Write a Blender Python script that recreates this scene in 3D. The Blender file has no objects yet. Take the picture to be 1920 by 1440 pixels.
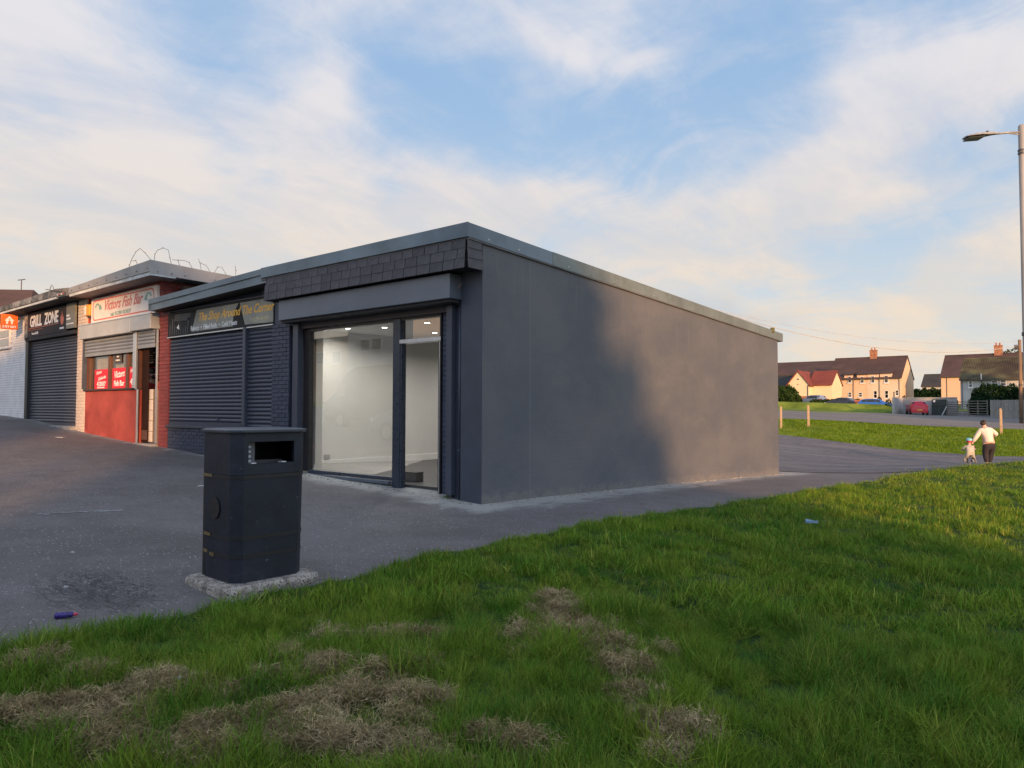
import bpy, bmesh, math, random
import numpy as np
from mathutils import Vector, Matrix
R = math.radians
random.seed(7)
rng = np.random.default_rng(11)
SC = bpy.context.scene
INTW = 14.0

# ------------------------------------------------------------------ camera
YAW, PITCH, ROLL = R(39.2), R(2.04), R(0.15)
fw = Vector((-math.sin(YAW)*math.cos(PITCH), math.cos(YAW)*math.cos(PITCH), math.sin(PITCH)))
rt0 = Vector((math.cos(YAW), math.sin(YAW), 0)); up0 = rt0.cross(fw)
rt = rt0*math.cos(ROLL)+up0*math.sin(ROLL); up = up0*math.cos(ROLL)-rt0*math.sin(ROLL)
cd = bpy.data.cameras.new('camera'); cam = bpy.data.objects.new('camera', cd); SC.collection.objects.link(cam)
m3 = Matrix((rt, up, -fw)).transposed()
cam.matrix_world = Matrix.Translation((0, 0, 1.5)) @ m3.to_4x4()
cd.sensor_width = 36.0; cd.lens = 36.0*1350/1920; cd.clip_start = 0.05; cd.clip_end = 3000
SC.camera = cam

# ------------------------------------------------------------------ light
SUN_EL = R(10.0); SH = Vector((0.78, -0.62, 0)).normalized()
SUN_DIR = Vector((SH.x*math.cos(SUN_EL), SH.y*math.cos(SUN_EL), math.sin(SUN_EL)))
sl = bpy.data.lights.new('sun', 'SUN'); sl.energy = 5.0; sl.angle = R(1.5); sl.color = (1.0, 0.545, 0.245)
so = bpy.data.objects.new('sun', sl); SC.collection.objects.link(so)
so.rotation_euler = SUN_DIR.to_track_quat('Z', 'Y').to_euler(); so.location = (30, -30, 30)
SC.view_settings.view_transform = 'Standard'; SC.view_settings.look = 'None'
SC.view_settings.exposure = 0.50; SC.view_settings.gamma = 1.0; SC.view_settings.use_curve_mapping = False

class NT:
    """small helper to write node trees"""
    def __init__(s, tree): s.t = tree
    def n(s, typ, ins=None, **kw):
        nd = s.t.nodes.new(typ)
        for k, v in kw.items(): setattr(nd, k, v)
        for k, v in (ins or {}).items():
            sk = nd.inputs[k]
            if isinstance(v, bpy.types.NodeSocket): s.t.links.new(v, sk)
            else: sk.default_value = v
        return nd
    def m(s, op, a, b=0.0, c=0.0, clamp=False):
        nd = s.n('ShaderNodeMath', {0: a, 1: b, 2: c}, operation=op, use_clamp=clamp); return nd.outputs[0]
    def vm(s, op, a, b=(0, 0, 0)):
        nd = s.n('ShaderNodeVectorMath', {0: a, 1: b}, operation=op)
        return nd.outputs['Value'] if op in ('DOT_PRODUCT', 'LENGTH', 'DISTANCE') else nd.outputs[0]
    def mix(s, f, a, b, mode='MIX'):
        nd = s.n('ShaderNodeMix', data_type='RGBA', blend_type=mode)
        for k, v in ((0, f), (6, a), (7, b)):
            if isinstance(v, bpy.types.NodeSocket): s.t.links.new(v, nd.inputs[k])
            else: nd.inputs[k].default_value = (tuple(v)+(1,))[:4] if isinstance(v, (tuple, list)) else v
        return nd.outputs[2]
    def ss(s, v, a, b, o0=0.0, o1=1.0):
        nd = s.n('ShaderNodeMapRange', {'Value': v, 'From Min': a, 'From Max': b, 'To Min': o0, 'To Max': o1}, interpolation_type='SMOOTHSTEP')
        return nd.outputs[0]
    def noise(s, vec, scale, detail=4, rough=.55, dist=0.0):
        return s.n('ShaderNodeTexNoise', {'Vector': vec, 'Scale': scale, 'Detail': detail, 'Roughness': rough, 'Distortion': dist}).outputs[0]

# ---- sky: Nishita for the clear air, broken evening cloud mixed over it by direction
w = bpy.data.worlds.new('World'); SC.world = w; w.use_nodes = True
t = NT(w.node_tree); w.node_tree.nodes.clear()
sky = t.n('ShaderNodeTexSky', sky_type='NISHITA', sun_disc=False, sun_elevation=R(6.0), sun_rotation=math.atan2(SH.x, SH.y),
          altitude=50, air_density=1.0, dust_density=0.6, ozone_density=2.0)
geo = t.n('ShaderNodeTexCoord').outputs['Generated']
sep = t.n('ShaderNodeSeparateXYZ', {0: geo}); dz = t.m('MAXIMUM', sep.outputs[2], 0.0)
inv = t.m('DIVIDE', 1.0, t.m('ADD', dz, 0.22))
pl = t.n('ShaderNodeVectorMath', {0: geo, 3: inv}, operation='SCALE').outputs[0]
map1 = t.n('ShaderNodeMapping', {'Vector': pl, 'Rotation': (0, 0, R(35)), 'Scale': (0.7, 1.5, 1.0)}).outputs[0]
n1 = t.noise(map1, 1.7, 7, .55, .35)
map2 = t.n('ShaderNodeMapping', {'Vector': pl, 'Rotation': (0, 0, R(-20)), 'Scale': (1.3, .55, 1.0), 'Location': (3, 1, 0)}).outputs[0]
n2 = t.noise(map2, 4.5, 8, .6, .6)
wv = t.n('ShaderNodeTexNoise', {'Vector': geo, 'Scale': 4.0, 'Detail': 4.0})
wob = t.vm('SCALE', t.vm('SUBTRACT', wv.outputs['Color'], (.5, .5, .5)), (0, 0, 0))
wob.node.inputs[3].default_value = 0.22
gdir = t.vm('NORMALIZE', t.vm('ADD', geo, wob))
def blob(d, ru, rv, ang=0.0):
    """soft ellipse of sky around direction d; ru along the horizon, rv upward, tilted by ang degrees"""
    d = Vector(d).normalized(); u = Vector((0, 0, 1)).cross(d).normalized()*-1; v = d.cross(u).normalized()*-1
    if v.z < 0: v = -v
    a = R(ang); u2 = u*math.cos(a)+v*math.sin(a); v2 = v*math.cos(a)-u*math.sin(a)
    k = t.vm('SUBTRACT', gdir, tuple(d))
    a1 = t.m('DIVIDE', t.vm('DOT_PRODUCT', k, tuple(u2)), ru); a2 = t.m('DIVIDE', t.vm('DOT_PRODUCT', k, tuple(v2)), rv)
    r2 = t.m('ADD', t.m('MULTIPLY', a1, a1), t.m('MULTIPLY', a2, a2))
    return t.m('EXPONENT', t.m('MULTIPLY', r2, -1.0))
BLUE = [((-.631, .684, .368), .16, .07, -20, .36), ((-.84, .50, .30), .05, .09, -40, .22), ((-.45, .80, .30), .07, .05, 10, .30), ((-.37, .86, .33), .10, .05, 0, .22), ((-.49, .784, .381), .13, .06, 0, .26), ((-.808, .421, .413), .08, .08, -50, .38),
        ((-.293, .851, .436), .16, .07, 0, .50), ((-.174, .959, .223), .20, .04, 0, .40), ((-.718, .615, .326), .10, .05, -30, .30),
        ((-.708, .536, .46), .09, .05, 0, .25), ((-.10, .88, .46), .10, .05, 0, .3), ((-.56, .62, .55), .4, .10, 0, .12),
        ((.9, .1, .5), .35, .2, 20, .4), ((-.3, -.8, .6), .4, .2, -10, .4), ((.5, -.6, .8), .4, .3, 0, .35), ((0, .3, .95), .5, .3, 0, .3)]
CLD = [((-.124, .929, .348), .16, .05, 8, .55), ((-.89, .374, .259), .30, .12, 0, .30), ((-.584, .76, .275), .16, .035, 3, .50),
       ((-.497, .733, .464), .10, .018, -30, .34), ((-.397, .899, .186), .10, .014, 4, .40), ((-.879, .262, .398), .10, .05, 0, .35),
       ((-.05, .97, .17), .13, .045, 8, .35), ((-.76, .54, .40), .05, .14, -20, .30), ((-.30, .92, .26), .16, .05, 18, .30),
       ((.6, .7, .2), .4, .1, 0, .3), ((-.9, -.4, .25), .5, .12, 0, .3), ((.4, -.9, .2), .5, .1, 0, .3)]
cov = t.m('ADD', t.m('MULTIPLY', t.m('SUBTRACT', n1, .5), 1.25), t.m('MULTIPLY', t.m('SUBTRACT', n2, .5), .85))
wv0 = t.n('ShaderNodeTexNoise', {'Vector': pl, 'Scale': 1.1, 'Detail': 3.0})
map3 = t.n('ShaderNodeMapping', {'Vector': t.vm('ADD', pl, t.vm('MULTIPLY', t.vm('SUBTRACT', wv0.outputs['Color'], (.5, .5, .5)), (1.6, 1.6, 0))), 'Rotation': (0, 0, R(62)), 'Scale': (.8, 2.1, 1.0), 'Location': (1, 5, 0)}).outputs[0]
n3 = t.noise(map3, 1.8, 9, .62, 1.1)
cov = t.m('ADD', cov, t.m('MULTIPLY', t.m('SUBTRACT', n3, .5), .85))
cov = t.m('ADD', cov, 0.60)
for d, ru, rv, an, k in BLUE: cov = t.m('SUBTRACT', cov, t.m('MULTIPLY', blob(d, ru, rv, an), k))
for d, ru, rv, an, k in CLD: cov = t.m('ADD', cov, t.m('MULTIPLY', blob(d, ru, rv, an), k))
cov = t.ss(cov, 0.02, 0.95)
# a veil of thin haze near the horizon
veil = t.m('SUBTRACT', 1.0, t.ss(dz, 0.0, 0.26))
cov = t.m('MAXIMUM', cov, t.m('MULTIPLY', veil, 0.85))
warm = t.ss(dz, 0.05, 0.46)
lit = t.mix(warm, (4.4, 3.70, 2.95), (3.9, 3.85, 4.05))
shd = t.mix(warm, (3.75, 3.55, 3.25), (3.0, 3.2, 3.8))
ccol = t.mix(t.ss(t.noise(map2, 2.2, 6, .6, .4), .36, .62), shd, lit)
dark = t.m('MULTIPLY', blob((-.369, .919, .137), .05, .012, 0), .45)
ccol = t.mix(dark, ccol, (3.0, 2.3, 1.9))
base = t.mix(1.0, sky.outputs[0], (1.0, 1.0, 1.0), 'MULTIPLY')
SKYGAIN = base.node
air = t.mix(warm, (3.1, 3.6, 4.1), (1.75, 2.65, 3.95))
base = t.mix(0.85, base, air)
col = t.mix(cov, base, ccol)
sd = t.m('MAXIMUM', t.vm('DOT_PRODUCT', geo, tuple(SUN_DIR)), 0.0); glow = t.m('ADD', 1.0, t.m('MULTIPLY', t.m('POWER', sd, 1.5), 1.4))   # the cloud is brighter round the setting sun
col = t.vm('SCALE', col); col.node.inputs[3].default_value = 1.0; w.node_tree.links.new(glow, col.node.inputs[3])
bg = t.n('ShaderNodeBackground', {'Color': col, 'Strength': 0.142})
t.t.links.new(bg.outputs[0], t.n('ShaderNodeOutputWorld').inputs[0])

# ------------------------------------------------------------------ terrain height (thin plate through surveyed points)
TP = np.array([(-6.68,7.53,0.18),(-8.44,7.53,0.27),(-10.9,7.53,0.38),(-13,7.53,0.48),(-16,7.53,0.63),(-17.4,7.53,0.69),(-20.5,7.53,0.88),(-25,7.53,1.19),(-28,7.53,1.3),(-36,7.53,1.7),(-6.68,11.58,0.07),(-6.68,15.5,-0.06),(-6.68,19.5,-0.21),(-6.68,24,-0.3),(-14,24,0.1),(-25,24,1),(0,0,0),(3,3,0),(-3,0,0),(-6,0,0.1),(-14,0,0.45),(-25,0,1.1),(0,-8,0),(-15,-12,0.5),(15,-12,0),(20,5,0),(-40,-5,1.8),(-4,-20,0.2),(40,-30,0),(-50,-40,2),(0,-60,0.5),(-5.26,3.17,0.09),(-4.06,14.83,0.02),(-2.8,18.44,0.02),(-1.5,19.89,0.03),(-1.88,24.35,0.07),(-3.26,20.01,-0.05),(-3.45,33.44,-0.65),(-7.72,41.57,-0.55),(-3.86,39.56,-0.61),(-15.57,45.47,0.08),(-11.55,42.31,-0.29),(-14.45,47.65,0.56),(-16.32,48.71,0.77),(-4.16,47.02,0.3),(-15.7,90.52,1.03),(-7.52,89.45,0.82),(-24.18,77.12,1.47),(-20.14,81.71,1.37),(-30.47,137.79,2.7),(-39.37,120.2,2.59),(-10.32,127.11,2.55),(-21.41,62.59,1.47),(-4.9,73.53,0.42),(-150,60,5),(-200,200,6),(0,220,3.5),(-100,180,4),(60,180,3),(120,120,2),(80,60,0.5),(60,20,0),(-90,60,3),(-60,20,2.6),(-30,45,1.2),(-45,80,1.8),(150,0,0),(-120,-60,3),(120,-100,0),(0,-150,1),(-150,-150,3),(400,0,0),(0,420,2),(-420,0,4),(0,-420,1),(400,400,1),(-400,400,4),(-400,-400,3),(400,-400,0)])
def _bs(a, b): return np.sqrt(((a[:, None, :]-b[None, :, :])**2).sum(-1)+.5)
_n = len(TP); _M = np.zeros((_n+3, _n+3)); _M[:_n, :_n] = _bs(TP[:, :2], TP[:, :2])-np.eye(_n)*.02
_M[:_n, _n] = 1; _M[:_n, _n+1:] = TP[:, :2]; _M[_n, :_n] = 1; _M[_n+1:, :_n] = TP[:, :2].T
_W = np.linalg.solve(_M, np.r_[TP[:, 2], 0, 0, 0])
def ZA(xy):
    xy = np.asarray(xy, float); out = np.empty(len(xy))
    for i in range(0, len(xy), 20000):
        q = xy[i:i+20000]; out[i:i+20000] = _bs(q, TP[:, :2])@_W[:_n]+_W[_n]+q@_W[_n+1:]
    return out
def Z(x, y): return float(ZA([[x, y]])[0])

# ------------------------------------------------------------------ object helpers
COL = SC.collection
def tag(o, label=None, cat=None, group=None, kind=None):
    if label: o['label'] = label
    if cat: o['category'] = cat
    if group: o['group'] = group
    if kind: o['kind'] = kind
    return o
def thing(name, label, cat, loc=(0, 0, 0), rz=0, group=None):
    o = bpy.data.objects.new(name, None); COL.objects.link(o); o.empty_display_size = .1
    o.matrix_world = Matrix.Translation(loc) @ Matrix.Rotation(rz, 4, 'Z')
    o.location = loc; o.rotation_euler = (0, 0, rz)
    MW[o.name] = Matrix.Translation(loc) @ Matrix.Rotation(rz, 4, 'Z')
    return tag(o, label, cat, group)
MW = {}
def link(o, parent=None, local=False):
    COL.objects.link(o)
    if parent:
        o.parent = parent
        root = parent
        if not local:
            if parent.name in MW: o.matrix_parent_inverse = MW[parent.name].inverted()
            MW[o.name] = Matrix.Translation(o.location) @ o.rotation_euler.to_matrix().to_4x4()
    return o
class MB:
    def __init__(s): s.v = []; s.f = []
    def add(s, vs, fs):
        k = len(s.v); s.v += [tuple(p) for p in vs]; s.f += [tuple(i+k for i in f) for f in fs]; return s
    def box(s, x0, x1, y0, y1, z0, z1):
        return s.add([(x0,y0,z0),(x1,y0,z0),(x1,y1,z0),(x0,y1,z0),(x0,y0,z1),(x1,y0,z1),(x1,y1,z1),(x0,y1,z1)],
                     [(0,3,2,1),(4,5,6,7),(0,1,5,4),(1,2,6,5),(2,3,7,6),(3,0,4,7)])
    def hexa(s, b, t_):  # bottom quad, top quad (ccw from above)
        return s.add(list(b)+list(t_), [(3,2,1,0),(4,5,6,7),(0,1,5,4),(1,2,6,5),(2,3,7,6),(3,0,4,7)])
    def prism(s, pts, d):  # polygon pts extruded by vector d
        n = len(pts); d = Vector(d); q = [Vector(p) for p in pts]
        return s.add(q+[p+d for p in q], [tuple(range(n))[::-1], tuple(range(n, 2*n))]+[(i, (i+1) % n, n+(i+1) % n, n+i) for i in range(n)])
    def tube(s, pts, r, n=8, cap=True):
        pts = [Vector(p) for p in pts]; k = len(s.v); rs = r if isinstance(r, (list, tuple)) else [r]*len(pts)
        for i, p in enumerate(pts):
            d = (pts[min(i+1, len(pts)-1)]-pts[max(i-1, 0)]).normalized()
            a = d.orthogonal().normalized() if abs(d.z) < .9 else Vector((1, 0, 0)).cross(d).normalized()
            if abs(d.z) < .9: a = d.cross(Vector((0, 0, 1))).normalized()
            b = d.cross(a)
            for j in range(n):
                an = 2*math.pi*j/n; s.v.append(tuple(p+(a*math.cos(an)+b*math.sin(an))*rs[i]))
        for i in range(len(pts)-1):
            for j in range(n):
                s.f.append((k+i*n+j, k+i*n+(j+1) % n, k+(i+1)*n+(j+1) % n, k+(i+1)*n+j))
        if cap: s.f.append(tuple(k+j for j in range(n))[::-1]); s.f.append(tuple(k+(len(pts)-1)*n+j for j in range(n)))
        return s
    def lathe(s, prof, c=(0, 0, 0), n=16):  # prof: (r, z)
        k = len(s.v)
        for r, z in prof:
            for j in range(n):
                an = 2*math.pi*j/n; s.v.append((c[0]+r*math.cos(an), c[1]+r*math.sin(an), c[2]+z))
        for i in range(len(prof)-1):
            for j in range(n):
                s.f.append((k+i*n+j, k+i*n+(j+1) % n, k+(i+1)*n+(j+1) % n, k+(i+1)*n+j))
        s.f.append(tuple(k+j for j in range(n))[::-1]); s.f.append(tuple(k+(len(prof)-1)*n+j for j in range(n)))
        return s
    def mesh(s, name, mat=None, smooth=False, bevel=0):
        me = bpy.data.meshes.new(name); me.from_pydata(s.v, [], s.f)
        bm = bmesh.new(); bm.from_mesh(me); bmesh.ops.recalc_face_normals(bm, faces=bm.faces)
        if bevel: bmesh.ops.bevel(bm, geom=list(bm.edges), offset=bevel, segments=1, affect='EDGES', clamp_overlap=True)
        bm.to_mesh(me); bm.free()
        if smooth: me.shade_smooth()
        if mat: me.materials.append(mat)
        return me
    def obj(s, name, mat, parent=None, smooth=False, bevel=0, kind=None, label=None, cat=None, group=None):
        o = bpy.data.objects.new(name, s.mesh(name, mat, smooth, bevel)); link(o, parent)
        return tag(o, label, cat, group, kind)
def bx(name, x0, x1, y0, y1, z0, z1, mat, parent=None, bevel=0.0, **kw):
    return MB().box(min(x0,x1), max(x0,x1), min(y0,y1), max(y0,y1), min(z0,z1), max(z0,z1)).obj(name, mat, parent, bevel=bevel, **kw)
def inst(name, me, loc, parent=None, rot=(0, 0, 0), scale=(1, 1, 1)):
    o = bpy.data.objects.new(name, me); o.location = loc; o.rotation_euler = rot; o.scale = scale
    COL.objects.link(o)
    if parent:
        o.parent = parent
        if parent.name in MW: o.matrix_parent_inverse = MW[parent.name].inverted()
    return o

# ------------------------------------------------------------------ materials
def M(name, col, rough=.8, var=.12, scale=2.0, col2=None, bump=0.0, bscale=60.0, metal=0.0, rnd=0.0, spec=0.5, speck=None, aniso=(1, 1, 1), dirt=None):
    m = bpy.data.materials.new(name); m.use_nodes = True; t = NT(m.node_tree); b = m.node_tree.nodes['Principled BSDF']
    oc = t.n('ShaderNodeTexCoord').outputs['Object']
    if aniso != (1, 1, 1): oc = t.vm('MULTIPLY', oc, aniso)
    c0 = tuple(x*(1-var) for x in col); c1 = tuple(x*(1+var) for x in (col2 or col))
    n = t.noise(oc, scale, 8, .62, .2)
    c = t.mix(t.ss(n, .32, .68), c0, c1)
    n2 = t.noise(oc, scale*9, 4, .6)
    c = t.mix(t.ss(n2, .3, .7), t.mix(1.0, c, (1-var*.5,)*3, 'MULTIPLY'), c)
    if speck:
        v = t.noise(oc, speck[1], 2, .5); c = t.mix(t.ss(v, speck[2], speck[2]+.05), c, speck[0])
    if dirt:
        v = t.noise(oc, dirt[1], 7, .7, .5); c = t.mix(t.m('MULTIPLY', t.ss(v, dirt[2], dirt[2]+.2), dirt[3]), c, dirt[0])
    if rnd:
        r = t.n('ShaderNodeObjectInfo').outputs['Random']
        k = t.m('ADD', t.m('MULTIPLY', r, 2*rnd), 1-rnd); cc = t.n('ShaderNodeCombineColor', {0: k, 1: k, 2: k}).outputs[0]
        c = t.mix(1.0, c, cc, 'MULTIPLY')
    t.t.links.new(c, b.inputs['Base Color'])
    rr = t.m('ADD', t.m('MULTIPLY', t.m('SUBTRACT', n2, .5), .25), rough, clamp=True); t.t.links.new(rr, b.inputs['Roughness'])
    b.inputs['Metallic'].default_value = metal; b.inputs['Specular IOR Level'].default_value = spec
    if bump:
        h = t.m('ADD', t.noise(oc, bscale, 5, .6), t.m('MULTIPLY', n, 1.5))
        bp = t.n('ShaderNodeBump', {'Height': h, 'Strength': bump, 'Distance': .01}); t.t.links.new(bp.outputs[0], b.inputs['Normal'])
    return m
def stain_wall(m, z0=.0):
    """drip marks below the eaves, a vertical roller seam and splashed dirt along the foot"""
    t = NT(m.node_tree); b = m.node_tree.nodes['Principled BSDF']; c = b.inputs['Base Color'].links[0].from_socket
    oc = t.n('ShaderNodeTexCoord').outputs['Object']; sp = t.n('ShaderNodeSeparateXYZ', {0: oc}); Y, Z_ = sp.outputs[1], sp.outputs[2]
    top = t.m('SUBTRACT', t.m('ADD', 3.87, t.m('MULTIPLY', t.m('SUBTRACT', Y, 7.53), -.0376)), Z_)
    dr = t.noise(t.vm('MULTIPLY', oc, (1, 7, .35)), 1.5, 6, .7, .2)
    c = t.mix(t.m('MULTIPLY', t.m('MULTIPLY', t.ss(dr, .52, .70), t.ss(top, .0, 1.5, .34, .0)), 1.0), c, (.165, .165, .165))
    c = t.mix(t.m('MULTIPLY', t.m('SUBTRACT', 1.0, t.ss(t.m('ABSOLUTE', t.m('SUBTRACT', Y, 8.62)), .004, .035)), .30), c, (.16, .165, .175))
    c = t.mix(t.m('MULTIPLY', t.ss(Y, 8.60, 8.64, .16, 0.0), 1.0), c, (.075, .082, .10))
    gl = t.m('ADD', .18, t.m('MULTIPLY', t.m('SUBTRACT', Y, 7.53), -.0325)); fh = t.m('SUBTRACT', Z_, gl)
    sn = t.noise(t.vm('MULTIPLY', oc, (1, 3, 5)), 2.2, 7, .7); c = t.mix(t.m('MULTIPLY', t.ss(t.m('ADD', sn, t.ss(fh, .0, .30, .35, .0)), .62, .85), t.ss(fh, .05, .45, .5, 0.0)), c, (.17, .165, .155))
    br = t.n('ShaderNodeTexBrick', {'Vector': t.n('ShaderNodeCombineXYZ', {0: Y, 1: Z_, 2: 0.0}).outputs[0], 'Scale': 1.0, 'Mortar Size': .006, 'Mortar Smooth': .6, 'Brick Width': .235, 'Row Height': .075}).outputs['Fac']
    lo = t.m('MULTIPLY', t.m('MULTIPLY', t.m('SUBTRACT', 1.0, br), t.ss(t.noise(oc, .8, 4, .6), .40, .60)), t.ss(fh, .2, 1.9, .8, .1))
    old = b.inputs['Normal'].links[0].from_socket; bp = t.n('ShaderNodeBump', {'Height': lo, 'Strength': .35, 'Distance': .004, 'Normal': old}); t.t.links.new(bp.outputs[0], b.inputs['Normal'])
    t.t.links.new(c, b.inputs['Base Color'])
def emis(name, col, s):
    m = bpy.data.materials.new(name); m.use_nodes = True; b = m.node_tree.nodes['Principled BSDF']
    b.inputs['Base Color'].default_value = (.8, .8, .8, 1)
    b.inputs['Emission Color'].default_value = col+(1,); b.inputs['Emission Strength'].default_value = s; return m
def glass(name, tint=(.97, .975, .965), k=1.0, rough=0.0):  # thin pane: Schlick reflection, works from both sides
    m = bpy.data.materials.new(name); m.use_nodes = True; t = NT(m.node_tree); m.node_tree.nodes.clear()
    gm_ = t.n('ShaderNodeNewGeometry'); dt = t.m('ABSOLUTE', t.vm('DOT_PRODUCT', gm_.outputs['Incoming'], gm_.outputs['Normal'])); f = t.m('MULTIPLY', t.m('ADD', .04, t.m('MULTIPLY', .96, t.m('POWER', t.m('SUBTRACT', 1.0, dt), 5.0))), k, clamp=True)
    a = t.n('ShaderNodeBsdfTransparent', {'Color': tint+(1,)}); g = t.n('ShaderNodeBsdfGlossy', {'Color': (1, 1, 1, 1), 'Roughness': rough})
    mx = t.n('ShaderNodeMixShader', {0: f, 1: a.outputs[0], 2: g.outputs[0]})
    t.t.links.new(mx.outputs[0], t.n('ShaderNodeOutputMaterial').inputs[0]); return m
WALLDK = M('charcoal_render', (.092, .102, .123), .72, .10, 1.1, col2=(.105, .108, .120), aniso=(1, .6, 1.0), bump=.45, bscale=38, dirt=((.13, .13, .13), 3.0, .56, .35))
stain_wall(WALLDK)
PIERDK = M('dark_blue_paint', (.046, .056, .084), .5, .12, 2.0, bump=.2, bscale=50)
BRICKDK = M('dark_blue_painted_brick', (.042, .055, .095), .5, .15, 3.0, bump=.5, bscale=60, rnd=.18)
MORTDK = M('dark_blue_painted_joint', (.030, .038, .065), .7, .12, 4.0)
STEELDK = M('dark_blue_steel', (.048, .058, .085), .42, .10, 2.0, spec=.5)
HOODM = M('slate_blue_sheet_metal', (.13, .155, .20), .34, .08, .8, metal=.35, bump=.25, bscale=1.6)
FASC = M('blue_grey_flashing', (.12, .165, .21), .40, .15, .7, metal=.45, bump=.3, bscale=1.5, col2=(.15, .20, .245))
FASC2 = M('weathered_grey_flashing', (.17, .20, .20), .5, .16, 1.2, metal=.3, bump=.2, bscale=3, dirt=((.10, .12, .10), 5, .5, .5))
SLATE = M('dark_slate', (.052, .050, .062), .62, .12, 8.0, bump=.4, bscale=40, rnd=.18, col2=(.064, .060, .070))
SOFF = M('black_soffit', (.016, .016, .02), .7)
FRAMEDK = M('black_brown_frame', (.022, .02, .022), .35)
FRAMEBL = M('dark_blue_frame', (.030, .040, .060), .3)
SILV = M('brushed_aluminium', (.55, .58, .62), .3, .05, 8, metal=.7)
PLAST = M('white_interior_plaster', (.62, .61, .58), .85, .03, 1.0)
SKIRT = M('white_skirting', (.70, .69, .66), .5, .03)
INTFL = M('grey_laminate_floor', (.05, .048, .05), .35, .15, 1.2, aniso=(1, 6, 1))
CEIL = M('white_ceiling', (.5, .5, .49), .9, .03)
CONC = M('pale_concrete', (.30, .29, .275), .85, .18, 4, bump=.5, bscale=50, dirt=((.14, .13, .12), 6, .5, .6))
GLS = glass('shop_glass', k=2.4); 
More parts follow.
